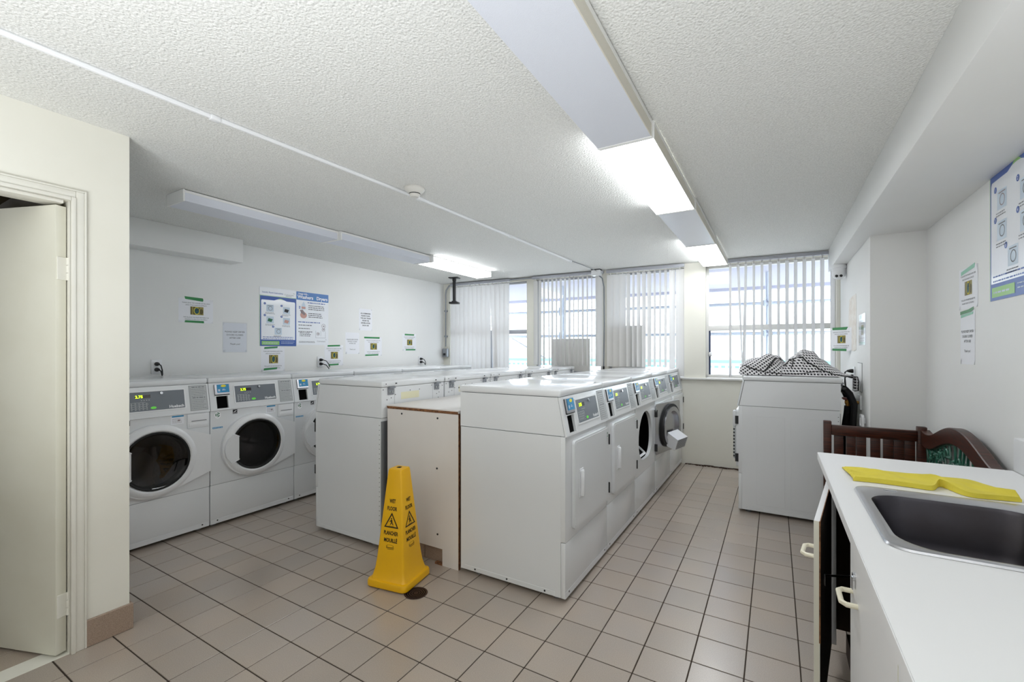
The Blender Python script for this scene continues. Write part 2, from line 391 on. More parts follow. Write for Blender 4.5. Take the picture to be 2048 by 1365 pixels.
# ------------------------------------------------------------------ the room
ZC = 2.37                                        # ceiling height
PW, WA = (.47, 5.64, 0), R(2.33)                 # window wall: right end and turn
XL, XN, XR, XC = -4.45, -2.68, .88, .578         # left wall, doorway wall, right wall, pillar side
def room():
    b = MB(); b.box(-5.2, 1.1, -4.1, 5.95, -.08, -.0025); floor = struct('floor', b, 'grout')
    b = MB(); b.box(-4.7, 1.1, -4.1, 5.62, ZC, ZC+.1); struct('ceiling', b, 'ceiling')
    b = MB(); b.box(XL-.12, XL, .8, 5.75, 0, ZC); struct('wall_left', b, 'wall')
    b = MB(); b.box(XL, XL+.2, .9, 2.29, 2.155, ZC, .004); struct('trim_1', b, 'wall')
    # doorway wall with its opening, return wall, dark passage beyond
    b = MB(); b.holed(PL((XN, 0, 0), (0, 1, 0)), [(-4.1, 0), (.91, 0), (.91, ZC), (-4.1, ZC)], [[(-.3, .0005), (.70, .0005), (.70, 2.0), (-.3, 2.0)]], -.1, 0)
    struct('wall_doorway', b, 'wall_warm')
    b = MB(); b.box(XL, XN-.1, .81, .91, 0, ZC); struct('wall_return', b, 'wall')
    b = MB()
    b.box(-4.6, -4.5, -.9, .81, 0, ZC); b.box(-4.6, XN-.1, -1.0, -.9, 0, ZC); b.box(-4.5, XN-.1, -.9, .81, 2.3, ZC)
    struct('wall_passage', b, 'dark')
    b = MB(); b.box(XN-.1, XR+.1, -4.1, -4.0, 0, ZC); struct('wall_back', b, 'wall')
    b = MB(); b.box(XR, XR+.1, -4.0, 4.0, 0, ZC); struct('wall_right', b, 'wall')
    b = MB(); b.box(XC, XR+.1, 4.0, 5.75, 0, ZC, .004); struct('pillar_right', b, 'wall')
    b = MB(); b.box(.472, XR, -4.0, 5.62, 2.15, ZC, .003); struct('soffit_right', b, 'wall'); bpy.data.objects['soffit_right'].name = 'ceiling_soffit'
    # window wall: local x along the wall, y outward
    w = MB()
    for x0, x1, z0, z1 in ((-5.02, .14, -.05, 1.0), (-5.02, .14, 2.325, ZC+.12), (-5.02, -4.80, 1.0, 2.325), (-3.48, -3.35, 1.0, 2.325),
                           (-2.40, -2.31, 1.0, 2.325), (-1.40, -1.165, 1.0, 2.325), (.075, .14, 1.0, 2.325)):
        w.box(x0, x1, 0, .2, z0, z1)
    struct('wall_window', w, 'wall_warm', PW, WA)
    b = MB(); b.box(-4.93, .1, -.035, .03, 1.0, 1.022, .004); struct('trim_2', b, 'aluwhite', PW, WA)
    # windows: frame, transom, glass
    def window(n, x0, x1, zt, lower):
        f = MB(); t = .03
        f.box(x0, x0+t, .06, .12, 1.022, 2.325, .003); f.box(x1-t, x1, .06, .12, 1.022, 2.325, .003)
        f.box(x0, x1, .06, .12, 1.022, 1.06, .003); f.box(x0, x1, .06, .12, 2.295, 2.325, .003)
        o = struct('window_%d' % n, f, 'alu' if n < 4 else 'aluwhite', PW, WA)
        if zt:
            b = MB(); b.box(x0+t, x1-t, .055, .125, zt-.03, zt+.03, .003); b.build('transom', 'alu' if n < 4 else 'aluwhite', o)
            b = MB(); b.box(x0+t, x1-t, .085, .089, zt+.03, 2.295); b.build('pane', 'glass', o)
            xs = [x0+t]+lower+[x1-t]
            for i in range(len(xs)-1):
                b = MB(); b.box(xs[i]+.015, xs[i+1]-.015, .085, .089, 1.06, zt-.03); b.build('pane', 'glass', o)
            for x in lower:
                b = MB(); b.box(x-.018, x+.018, .06, .12, 1.06, zt-.03, .003); b.build('meeting_stile', 'aluwhite' if n == 4 else 'alu', o)
        else:
            b = MB(); b.box(x0+t, x1-t, .085, .089, 1.06, 2.295); b.build('pane', 'glass', o)
        return o
    window(1, -4.80, -3.48, 1.61, [-4.1])
    o = window(2, -3.35, -2.40, 0, [])
    b = MB(); b.box(-3.13, -2.58, .05, .084, 1.06, 1.50, .004); b.build('insert_panel', 'aluwhite', o)
    o = window(3, -2.31, -1.40, 0, [])
    b = MB(); b.box(-2.28, -1.86, .05, .084, 1.06, 1.655, .004); b.build('insert_panel', 'aluwhite', o)
    o = window(4, -1.165, .075, 1.60, [-.51])
    b = MB(); b.box(-1.137, -1.117, .07, .115, 1.06, 1.57); b.build('gasket', 'alublue', o)
    b = MB(); b.box(-1.14, -1.105, .05, .07, 1.27, 1.32, .003); b.build('latch', 'chrome', o)
    b = MB(); b.box(-.53, -.515, .045, .06, 1.2, 1.23, .003); b.build('latch', 'chrome', o)
    # base tiles by the doorway
    bb = MB(); bb.box(XN-.02, XN+.004, .748, .9, 0, .105); o = struct('baseboard_left', bb, 'basetile')
    t = MB(); t.box(XN, XN+.014, .75, .922, .001, .122, .002, 1); t.build('tile', 'basetile', o)
    t = MB(); t.box(XN-.15, XN-.002, .91, .922, .001, .122, .002, 1); t.build('tile', 'basetile', o)
    # casing round the doorway
    c = MB(); y1, zt = .70, 2.0
    for (a, d0, d1) in ((0, .012, .020), (.016, .0, .013), (.045, .0, .015)):
        w_ = .016 if a == 0 else .029 if a == .016 else .008
        c.box(XN, XN+d1, y1+a, y1+a+w_, 0, zt+a+w_, .003); c.box(XN, XN+d1, -.3-a-w_, y1+a, zt+a, zt+a+w_, .003)
    c.box(XN-.1, XN, .697, .705, 0, 2.0, .002); c.box(XN-.1, XN, -.3, .68, 1.985, 2.005, .002)
    c.box(XN-.095, XN-.08, .685, .697, 0, 1.985)
    struct('trim_3', c, 'trim')
    # door leaf swung into the passage
    leaf = MB(); leaf.box(0, .88, 0, .04, .012, 1.975, .002)
    d = leaf.build('door_1', 'doorpaint', None, (XN-.022, .694, 0), R(180+20)); d['kind'] = 'structure'
    for z in (1.70, .22):
        h = MB(); h.box(-.004, .002, .0, .036, z-.05, z+.05, .001, 1)
        for k in range(3): h.cyl((-.008, -.002, z-.05+k*.034), (-.008, -.002, z-.018+k*.034), .007)
        h.build('hinge', 'trim', d)
    return floor
floor = room()

def floor_tiles():
    U, Vv, X0, Y0 = .2009, .2000, -.9127, 1.6452
    ta = MB(); g = .0024
    ta.box(g, U-g, g+.0004, Vv-g-.0004, -.006, 0, .0012, 1)
    me = ta.mesh('tile', 'tile'); small = []
    blocks = [(-4.5, -3.66, .9, 5.5), (-2.97, -.96, 2.16, 5.6), (-.24, .5, 4.16, 4.84), (-4.5, -2.8, .8, 1.0), (.25, .9, -.5, 2.5)]
    cand = []
    for a in range(-20, 12):
        for j in range(-28, 22):
            x, y = X0+a*U, Y0+j*Vv; cx, cy_ = x+U/2, y+Vv/2
            if x > .9 or y > 5.6 or x+U < -4.45 or y < -3.99: continue
            if any(q[0] < x and x+U < q[1] and q[2] < y and y+Vv < q[3] for q in blocks): continue
            dz = -sin(YAW)*cx+cos(YAW)*cy_
            vis = 0
            if dz > .3:
                px, py = 1024+F*(cos(YAW)*cx+sin(YAW)*cy_)/dz, YH+F*EYE/dz
                if -40 < px < 2090 and py < 1440: vis = 1/dz**3
            if cx < XN-.1 and cy_ > -.3 or cx < -2.5 and cy_ < .3: vis *= .2
            cand.append((-vis, x, y))
    cand.sort(); st = MB()
    for k, (v, x, y) in enumerate(cand):
        if k < 300 and v < 0:
            o = bpy.data.objects.new('tile', me); COL.objects.link(o); o.parent = floor; o.location = (x, y, 0)
        else: st.box(x+g, x+U-g, y+g, y+Vv-g, -.006, 0)
    o = st.build('tile_field', 'tile', floor); o['kind'] = 'stuff'
floor_tiles()

# ------------------------------------------------------------------ outside the windows
def outside():
    def at(o): o.location = PW; o.rotation_euler = (0, 0, WA); return o
    b = MB(); b.box(-14, 8, .2, 3.3, 2.45, 2.65); b.box(-14, 8, 3.2, 3.35, 2.40, 2.65)
    o = at(b.build('overhang', 'slab')); o['kind'] = 'structure'; o.name = 'ceiling_balcony'
    b = MB(); b.box(-40, 30, .2, 60, -.6, -.4); o = at(b.build('ground_outside', 'ground')); o['kind'] = 'structure'
    # scaffold: standards and ledgers with couplers
    sc = thing('scaffold', 'grey tube scaffold with couplers standing outside the windows', 'scaffold', PW, WA)
    Y = 1.5
    for z in (2.0, 1.58):
        p = MB(); p.tube([(-9, Y, z+.02), (6, Y, z-.02)], .024, 10); p.build('ledger', 'pipe', sc)
    for x in (-3.55, -1.33, -.50, 2.0):
        p = MB(); p.tube([(x, Y+.06, -.4), (x, Y+.06, 3.5 if x < -3 else 2.44)], .024, 10); p.build('standard', 'pipe', sc)
        for z in (2.0, 1.58):
            q = MB()
            for dx in (-.035, .035):
                q.box(x+dx-.022, x+dx+.022, Y-.035, Y+.035, z-.04, z+.04, .008); q.cyl((x+dx, Y-.04, z-.07), (x+dx, Y-.04, z+.075), .008)
            q.build('coupler', 'pipe', sc)
    p = MB(); p.tube([(-5.2, Y+.1, 1.9), (-3.9, Y+.1, 1.2)], .012); p.build('brace', 'pipe', sc)
    # low white picket fence and pale hoarding across the yard
    f = thing('picket_fence', 'low white picket fence across the yard', 'fence', PW, WA)
    for z in (.55, .95): p = MB(); p.box(-16, 8, 7.0, 7.04, z, z+.06); p.build('rail', 'fencew', f)
    for x in range(-16, 9, 2): p = MB(); p.box(x, x+.1, 6.98, 7.06, -.4, 1.05); p.build('post', 'fencew', f)
    p = MB()
    for k in range(150): p.box(-16+k*.16, -16+k*.16+.06, 7.0, 7.02, .5, 1.0)
    o = p.build('picket', 'fencew', f); o['kind'] = 'stuff'
    t = thing('pool_cover', 'turquoise covered strip behind the picket fence', 'cover', PW, WA)
    p = MB(); p.box(-18, 10, 9.5, 11, .75, 1.05, .03); p.build('sheet', 'turq', t)
    p = MB(); p.box(-18, 10, 9.4, 9.5, -.4, .8); p.build('side', 'hoard', t)
outside()

# ------------------------------------------------------------------ washers and dryers (local frame: x right, -y out of the front)
CON = PL((0, -.011, .883), (1, 0, 0), (0, .041, .207))     # sloping console face
def make_machine(kind):
    wash = kind == 'washer'
    t = thing(kind, 'x', kind)
    W_, D = .676, .685
    b = MB()
    b.prism([(.026, .025), (D, .025), (D, .881), (.026, .881)], 0, .006); b.prism([(.026, .025), (D, .025), (D, .881), (.026, .881)], W_-.006, W_)
    b.box(.006, W_-.006, D-.006, D, .025, .881); b.box(.006, W_-.006, .026, D, .025, .035); b.box(.006, W_-.006, .026, D, .873, .881)
    b.build('cabinet', 'enamel', t)
    for x in (-.001, W_-.003):
        b = MB(); b.box(x, x+.004, .06, D-.02, .027, .052, .001, 1); b.build('side_rail', 'enamel', t)
    sm = MB().cyl((-.002, 0, 0), (.001, 0, 0), .0055, 8).mesh('screw', 'gap')
    for y in (.12, .36, .58):
        o = bpy.data.objects.new('screw', sm); COL.objects.link(o); o.parent = t; o.location = (-.0008, y, .04)
    for x in (.05, W_-.05):
        o = bpy.data.objects.new('screw', sm); COL.objects.link(o); o.parent = t; o.location = (x, -.0004, .046); o.rotation_euler = (0, 0, pi/2)
    for x in (.05, W_-.05):
        for y in (.07, .58):
            b = MB(); b.cyl((x, y, 0), (x, y, .008), .022, 10); b.cyl((x, y, .008), (x, y, .03), .01, 8); b.build('foot', 'galv', t)
    zk = .32
    b = MB(); b.box(.001, W_-.001, .0, .026, .022, zk-.0025, .004); k = b.build('kick_panel', 'enamel', t)
    b = MB(); b.box(.004, W_-.004, -.0015, 0, .024, .058, .001, 1); b.build('toe_flange', 'enamel', k)
    # front panel with the opening
    f = MB()
    outer = rrect(.001, W_-.001, zk, .881, .004, 2)
    if wash: hole = [(.335+.205*cos(2*pi*i/36), .583+.205*sin(2*pi*i/36)) for i in range(36)]
    else:
        hole = [(.329+.224*cos(a), .598+.224*sin(a)) for a in [pi*i/18 for i in range(19)]]+[(.265+.16*cos(a)*1, .58+.16*sin(a)) for a in [pi+pi/2*i/8 for i in range(9)]]+[(.393+.16*cos(a), .58+.16*sin(a)) for a in [1.5*pi+pi/2*i/8 for i in range(9)]]
    f.holed(FRONT, outer, [hole], -.026, 0)
    f.build('front_panel', 'enamel', t)
    # console: front plate with the card bay cut out, body behind, lid on top
    b = MB(); b.holed(CON, [(0, 0), (W_, 0), (W_, .211), (0, .211)], [[(.046, .014), (.128, .014), (.128, .112), (.046, .112)]], -.012, 0)
    b.prism([(.005, .884), (.045, 1.088), (.690, 1.088), (.690, .884)], .003, .0445); b.prism([(.06, .884), (.07, 1.088), (.690, 1.088), (.690, .884)], .04, .135)
    b.prism([(.005, .884), (.045, 1.088), (.690, 1.088), (.690, .884)], .1295, W_-.003)
    con = b.build('console', 'enamel', t)
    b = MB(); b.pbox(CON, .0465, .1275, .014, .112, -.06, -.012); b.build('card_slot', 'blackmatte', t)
    b = MB(); b.box(.0, W_, .030, .702, 1.0895, 1.131, .012, 3); lid = b.build('lid', 'enamel', t)
    TOP = PL((0, .05, 1.131), (1, 0, 0), (0, 1, 0))
    b = MB(); b.text('Coinamatic', TOP, .43, .006, .022); b.text('780 · 160 ·', TOP, .535, .006, .02, bold=.02); b.rect(TOP, .605, .642, .007, .021, .0006)
    b.build('lid_lettering', 'ink', lid)
    # card reader
    r = MB(); r.pbox(CON, .036, .140, .120, .198, 0, .012); rd = r.build('card_reader', 'steel', t)
    b = MB(); b.pbox(CON, .052, .139, .134, .196, .012, .014); b.build('reader_face', 'blue', rd)
    b = MB(); b.ellipse(CON, .098, .184, .019, .009, .0147); b.build('reader_mark', 'yellowprint', rd)
    b = MB(); b.rect(CON, .057, .072, .143, .160, .0147); b.rect(CON, .086, .112, .15, .154, .0147); b.rect(CON, .09, .105, .157, .161, .0147); b.build('reader_print', 'paleblue', rd)
    b = MB(); b.pbox(CON, .036, .056, .114, .198, -.004, .008); b.pbox(CON, .036, .140, .114, .121, 0, .010); b.build('reader_edge', 'black', rd)
    b = MB(); b.pbox(CON, .034, .143, .107, .114, 0, .006); b.pbox(CON, .128, .134, .012, .112, 0, .004); b.build('bay_frame', 'plastic', t)
    # control panel
    b = MB(); b.holed(CON, rrect(.176, .522, .040, .186, .006, 2), [[(.184, .048), (.514, .048), (.514, .178), (.184, .178)]], 0, .0035); b.build('panel_frame', 'plastic', t)
    b = MB(); b.pbox(CON, .184, .514, .048, .178, 0, .0015); cp = b.build('control_panel', 'grey', t)
    b = MB(); b.rect(CON, .226, .313, .136, .158, .002); b.build('display', 'dispbg', cp)
    b = MB(); b.text('2.75', CON, .228, .1385, .025, d=.0026, bold=.02); b.build('display_digits', 'led', cp)
    b = MB(); b.ellipse(CON, .326, .066, .017, .0085, .0022); b.build('start_button', 'ledbtn', cp)
    b = MB(); b.cyl(CON.p(.375, .163, .0015), CON.p(.375, .163, .012), .009, 14); kl = b.build('key_lock', 'chrome', cp)
    b = MB()
    for j in range(4):
        for i in range(5): b.ring(CON, .205+i*.021, .060+j*.0135, .002, .0042, .0022, n=6)
        b.lines(CON, .200, .0655+j*.0135, .10, 1, 0, .003, .0022)
    for i in range(4): b.ellipse(CON, .262+i*.014, .121, .0035, .0035, .0022, 6)
    b.build('button_print', 'greyplate', cp)
    b = MB(); b.text('Huebsch', CON, .508, .056, .026, 'r', .0022, .03); b.build('logo', 'white', cp)
    b = MB(); b.pbox(CON, .546, .664, .016, .204, 0, .0015); ip = b.build('instruction_plate', 'greyplate', t)
    b = MB()
    for z in (.186, .108): b.lines(CON, .565, z, .09, 1, 0, .006, .002, .05)
    b.lines(CON, .562, .172, .094, 5, .0125, .0028, .002); b.lines(CON, .562, .094, .094, 6, .0125, .0028, .002)
    for x0, x1, z0, z1 in ((.549, .5505, .019, .201), (.6595, .661, .019, .201), (.549, .661, .019, .0205), (.549, .661, .1995, .201), (.556, .5572, .03, .19)): b.rect(CON, x0, x1, z0, z1, .002)
    b.build('instruction_print', 'inkgrey', ip)
    if wash:
        dr = MB()
        arc = [(.32+.247*cos(a), .583+.247*sin(a)) for a in [R(64)+R(232)*i/34 for i in range(35)]]
        hole2 = [(.335+.198*cos(2*pi*i/40), .583+.198*sin(2*pi*i/40)) for i in range(40)]
        dr.holed(FRONT, arc+[(.672, .44), (.672, .712)], [hole2], .001, .028)
        door = dr.build('door', 'plastic', t)
        b = MB(); b.lathe([(.198, .0), (.199, .034), (.208, .044), (.222, .044), (.238, .036), (.247, .026)], (.331, 0, .583), (0, -1, 0), 48); b.build('door_ring', 'plastic', door)
        b = MB(); b.lathe([(.196, .012), (.198, .038), (.190, .038), (.176, .02), (.172, -.02)], (.335, 0, .583), (0, -1, 0), 40); b.build('gasket', 'rubber', door)
        b = MB(); b.lathe([(0, .010), (.1, .012), (.16, .020), (.19, .034)], (.335, 0, .583), (0, -1, 0), 40); b.build('porthole', 'portglass', door)
        b = MB(); b.slab(FRONT, [(.186, .492), (.186, .664), (.14, .69), (.105, .655), (.088, .61), (.084, .565), (.095, .515), (.128, .472)], .03, .048); b.build('handle', 'plastic', door)
        b = MB(); b.slab(FRONT, [(.19, .664), (.186, .672), (.14, .698), (.135, .692)], .03, .05); b.slab(FRONT, [(.19, .492), (.186, .484), (.132, .464), (.126, .470)], .03, .05); b.build('handle_edge', 'white', door)
        b = MB(); b.lathe([(.196, -.02), (.235, -.05), (.235, -.42), (0, -.44)], (.335, 0, .583), (0, -1, 0), 32); dm = b.build('drum', 'steel', t)
        for k in range(3):
            b = MB(); a = R(90+120*k+15); c_, s_ = cos(a), sin(a); b.tube([(.335+.215*c_, .1, .583+.215*s_), (.335+.20*c_, .25, .583+.20*s_), (.335+.215*c_, .4, .583+.215*s_)], .03, 8); b.build('baffle', 'steel', dm)
        b = MB()
        for i in range(40):
            for j in range(5):
                a = 2*pi*(i+.5*(j % 2))/40; e = V((cos(a), 0, sin(a))); y = .1+.06*j
                q = V((.335, y, .583))+e*.2335; u = V((-e.z, 0, e.x)); b.add([q-u*.005, q+V((0, -.005, 0)), q+u*.005, q+V((0, .005, 0))], [(0, 1, 2, 3)])
        b.build('drum_holes', 'blackmatte', dm)['kind'] = 'stuff'
        b = MB(); b.box(.526, .668, -.012, .0, .774, .876, .005); dw = b.build('detergent_drawer', 'plastic', t)
        b = MB(); b.box(.55, .65, -.0135, -.011, .822, .8275, .001, 1); b.build('drawer_slit', 'inkgrey', dw)
        b = MB(); b.box(.535, .66, -.0145, -.011, .784, .812, .003); b.build('drawer_pull', 'plastic', dw)
        b = MB(); b.ellipse(FRONT, .052, .846, .023, .027, .0006); st = b.build('round_sticker', 'white', t)
        b = MB()
        for k in range(3): b.ring(FRONT, .052, .849, .010, .0165, .0012, R(20+120*k), R(105+120*k), 6)
        b.ellipse(FRONT, .052, .849, .006, .006, .0012, 8); b.build('sticker_print', 'greenink', st)
        b = MB(); b.pbox(FRONT, .016, .088, .745, .757, 0, .0006); st = b.build('blue_strip', 'blue', t)
        b = MB(); b.lines(FRONT, .02, .749, .065, 1, 0, .004, .0012, 0); b.build('strip_print', 'paleblue', st)
        b = MB(); b.pbox(FRONT, .162, .196, .842, .876, 0, .0006); st = b.build('warning_sticker', 'ink', t)
        b = MB(); b.poly(FRONT, [(.165, .853), (.18, .866), (.193, .868), (.18, .858)], .0012); b.lines(FRONT, .165, .846, .027, 1, 0, .003, .0012, 0); b.build('warning_print', 'white', st)
        b = MB(); b.pbox(FRONT, .425, .508, .815, .878, 0, .0006); st = b.build('care_label', 'lamin', t)
        b = MB(); b.rect(FRONT, .432, .506, .866, .876, .0012); b.build('care_band', 'blue', st)
        b = MB(); b.lines(FRONT, .435, .852, .066, 4, .009, .0025, .0012); b.ellipse(FRONT, .475, .842, .009, .006, .0014, 8); b.build('care_print', 'pink', st)
    else:
        hx = .662                                              # hinge line
        d = MB(); d.slab(PL((0, 0, 0)), [(x-hx, z) for x, z in rrect(.085, .655, .366, .846, .022, 4)], .001, .018)
        door = d.build('door', 'enamel', t, (hx, 0, 0))
        b = MB(); b.slab(FRONT, [(x-hx, z) for x, z in rrect(.095, .645, .376, .836, .018, 4)], .018, .0195); b.build('door_skin', 'enamel', door)
        b = MB(); b.box(.148-hx, .205-hx, -.0225, -.019, .522, .682, .002, 1); b.box(.158-hx, .174-hx, -.044, -.022, .53, .674, .006); b.box(.158-hx, .2-hx, -.03, -.022, .66, .672, .003); b.box(.158-hx, .2-hx, -.03, -.022, .532, .544, .003); b.build('handle', 'plastic', door)
        def up(n, m, mb): mb.build(n, m, door)
        gx = .329-hx
        def arch(r, zc, rb): return [(gx+r*cos(a), zc+.02+r*sin(a)) for a in [pi*i/18 for i in range(19)]]+[(gx-r+rb+rb*cos(a), zc-.02+rb*sin(a)) for a in [pi+pi/2*i/6 for i in range(7)]]+[(gx+r-rb+rb*cos(a), zc-.02+rb*sin(a)) for a in [1.5*pi+pi/2*i/6 for i in range(7)]]
        b = MB(); b.holed(FRONT, [(x-hx, z) for x, z in rrect(.093, .648, .372, .84, .02, 3)], [arch(.17, .585, .12)], -.004, 0); up('inner_liner', 'steel', b)
        b = MB(); b.holed(FRONT, arch(.218, .585, .15), [arch(.192, .585, .13)], -.022, -.003); up('door_seal', 'rubber', b)
        b = MB(); b.holed(FRONT, arch(.192, .585, .13), [arch(.15, .585, .1)], -.035, -.003); b.slab(FRONT, arch(.15, .585, .1), -.006, -.002); up('inner_dish', 'steel', b)
        b = MB(); b.prism([(.02, .43), (.10, .40), (.13, .50), (.03, .56)], gx-.12, gx+.12); up('lint_basket', 'plastic', b)
        b = MB()
        BP = PL((gx, .1012, .402), (-1, 0, 0), (0, .03, .1))
        for k in range(9): b.rect(BP, -.105, .105, .008+k*.0105, .013+k*.0105, .001)
        up('lint_grille', 'inkgrey', b)
        b = MB()
        for z in (.76, .445): b.box(.657, .670, -.020, .002, z-.033, z+.033, .001, 1); b.cyl((.6635, -.020, z-.033), (.6635, -.020, z+.033), .006, 8)
        b.build('hinge', 'gap', t)
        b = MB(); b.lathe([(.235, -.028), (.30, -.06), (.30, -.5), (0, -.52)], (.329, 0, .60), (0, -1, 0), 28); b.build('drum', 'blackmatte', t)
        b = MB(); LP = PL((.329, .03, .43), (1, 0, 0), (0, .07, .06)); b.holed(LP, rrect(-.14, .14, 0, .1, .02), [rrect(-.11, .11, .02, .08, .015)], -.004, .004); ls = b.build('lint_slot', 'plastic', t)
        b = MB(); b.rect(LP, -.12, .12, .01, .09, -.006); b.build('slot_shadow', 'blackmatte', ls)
        b = MB(); b.ellipse(FRONT, .628, .80, .012, .022, .0202); st = b.build('oval_sticker', 'white', t)
        b = MB(); b.ring(FRONT, .628, .805, .004, .009, .0208, n=8); b.rect(FRONT, .62, .636, .783, .79, .0208); b.build('sticker_print', 'greenink', st)
        # rear of the machine
        BK = PL((W_, .690, 0), (-1, 0, 0))
        b = MB(); b.box(.004, W_-.004, .6855, .689, .05, .86); b.build('back_panel', 'galv', t)
        for x in (.06, .555):
            h = MB(); h.pbox(BK, x, x+.055, 1.036, 1.088, 0, .006); h.pbox(BK, x, x+.055, 1.082, 1.094, 0, .024); hb = h.build('lid_bracket', 'galv', t)
            h = MB()
            for dx in (.014, .041): h.cyl(BK.p(x+dx, 1.056, .006), BK.p(x+dx, 1.056, .011), .009, 8)
            h.build('bolt', 'chrome', hb)
        h = MB()
        for x, z in ((.015, 1.07), (.05, 1.0), (.09, 1.01), (.13, 1.03), (.28, 1.05), (.38, 1.05), (.52, 1.07), (.58, 1.0), (.61, 1.01), (.65, 1.06), (.60, .97)): h.rect(BK, x, x+.008, z, z+.006, .0012)
        for x in (.02, .11, .54, .655): h.rect(BK, x, x+.018 if x in (.11, .54) else x+.008, 1.109, 1.117, .0235)
        h.build('rear_screws', 'gap', t)
        h = MB(); h.rect(BK, .19, .38, .995, 1.045, .001); h.build('rear_label', mat('aged_label', (226, 222, 190), .5), t)
        for x in (.125, .535): h = MB(); h.rect(BK, x, x+.002, .90, 1.085, .001); h.build('rear_seam', 'inkgrey', t)
        h = MB()
        for k in range(22): h.box(W_-.0012, W_+.0006, .672, .678, .16+k*.032, .164+k*.032)
        h.build('edge_holes', 'gap', t)
    return t
W_L = .676
def place(o, loc, rz, label, cat, group=None):
    o.location = loc; o.rotation_euler = (0, 0, rz); return tag(o, label, cat, group)

washer = make_machine('washer'); dryer = make_machine('dryer')
GW, GD, GB = 'washers along the left wall', 'dryers in the middle row', 'dryers standing back to back with the middle row'
names = ['white front-loading washer nearest the doorway wall, its porthole half hidden', 'white front-loading washer second from the doorway wall, with full round porthole',
         'white front-loading washer third from the doorway wall, partly behind a dryer', 'white washer fourth along the left wall, only its lid showing',
         'white washer fifth along the left wall, only its lid showing', 'white washer at the window end of the left wall row']
for i in range(6):
    o = washer if i == 0 else copy_tree(washer)
    place(o, (-3.66, 1.05+.68*i, 0), pi/2, names[i], 'washer', GW)
names = ['white dryer at the near end of the middle row, full side showing', 'white dryer second in the middle row, door closed, vertical handle',
         'white dryer third in the middle row, door swung open on dark drum', 'white dryer behind the swung-open steel-lined door',
         'white dryer at the window end of the middle row']
for i in range(5):
    o = copy_tree(dryer)
    place(o, (-.953, 2.165+.683*i, 0), pi/2, names[i], 'dryer', GD)
    if i == 2:
        for c in o.children:
            if c.name.startswith('door') and not c.name.startswith('door_'): c.rotation_euler = (0, 0, R(168))
names = ['white dryer by the yellow sign, rear hinges facing the partition top', 'white dryer behind the near back-to-back dryer, rear hinges showing',
         'white dryer third from the near end, back to the partition', 'white dryer fourth from the near end, back to the partition',
         'white dryer at the window end, back to the partition']
for i in range(5):
    o = dryer if i == 0 else copy_tree(dryer)
    o.scale = (.975, 1, 1); place(o, (-2.970, 2.128+.66+.668*i, 0), -pi/2, names[i], 'dryer', GB)
o = copy_tree(dryer); o.scale = (1, 1, 1); place(o, (-.262, 4.83, 0), -pi/2, 'lone white dryer by the pillar under a checked scarf', 'dryer')
b = MB(); b.box(.585, .645, -.046, -.019, .70, .835, .012); b.build('pull_handle', 'plastic', o)
b = MB(); b.box(.59, .64, -.040, -.019, .43, .70, .004); g = b.build('vent_strip', 'greyplate', o)
b = MB()
for k in range(9): b.box(.588, .642, -.0415, -.03, .445+.028*k, .46+.028*k)
b.build('vent_slot', 'gap', g)
for y in (.13, .37): b = MB(); b.box(W_L, W_L+.0018, y, y+.20, .08, .80, .0016, 1); b.build('side_panel', 'enamel', o)

# ------------------------------------------------------------------ ceiling lights
def light(x0, x1, y0, y1, lit, label, opaque_side=True):
    t = thing('ceiling_light', label, 'light', ((x0+x1)/2, (y0+y1)/2, ZC), 0, 'strip lights end to end on the ceiling')
    w, h = (x1-x0)/2, (y1-y0)/2
    b = MB(); b.box(-w+.02, w-.02, -h+.01, h-.01, -.022, -.002, .003); b.build('housing', 'fixture', t)
    m = 'lens_on' if lit else 'lens_off'; r = w-.004 if opaque_side else w
    b = MB()                                     # ribbed lens: one side and the bottom, or both sides
    b.box(-w, r, -h+.010, h-.010, -.075, -.072); b.box(-w, -w+.003, -h+.010, h-.010, -.072, -.02)
    if not opaque_side: b.box(w-.003, w, -h+.010, h-.010, -.072, -.02)
    b.build('lens', m, t)
    if opaque_side: b = MB(); b.box(w-.004, w, -h+.010, h-.010, -.0755, -.004); b.build('side_panel', 'sidepanel', t)
    for s_ in (-1, 1):
        b = MB(); y = s_*(h-.006); b.box(-w-.002, w+.002, y-.005, y+.005, -.079, -.002, .001, 1); b.build('end_plate', 'fixture', t)
    b = MB(); b.box(-w-.003, -w+.005, -h, h, -.022, -.006); b.build('side_rail', 'fixture', t)
    b = MB(); b.box(w-.005, w+.003, -h, h, -.022, -.006); b.build('side_rail', 'fixture', t)
light(-.722, -.472, .82, 2.03, False, 'unlit strip light with ribbed lens nearest overhead')
light(-.716, -.466, 2.03, 3.21, True, 'lit strip light in the middle of the long run')
light(-.708, -.460, 3.21, 4.35, False, 'unlit strip light between the two lit ones')
light(-.700, -.452, 4.35, 5.47, True, 'lit strip light ending at the window blinds')
light(-3.46, -3.235, 1.37, 2.54, False, 'unlit white strip light above the front washers', False)
light(-3.43, -3.205, 2.54, 3.69, False, 'unlit white strip light second above the washers', False)
light(-3.395, -3.165, 3.69, 4.83, True, 'lit strip light above the washers at the window end', False)

t = thing('smoke_detector', 'round white smoke detector on the stippled ceiling', 'detector', (-1.965, 2.115, ZC))
b = MB(); b.lathe([(0, -.001), (.062, -.001), (.064, -.012), (.05, -.028), (.034, -.036)], n=28); b.build('base', 'smoke', t)
b = MB(); b.lathe([(.034, -.034), (.034, -.046), (.024, -.058), (0, -.06)], n=24); b.build('sensor_cap', 'smoke', t)
b = MB(); b.lathe([(.0345, -.035), (.0352, -.038), (.0345, -.041)], n=24); b.build('vent_ring', 'gap', t)

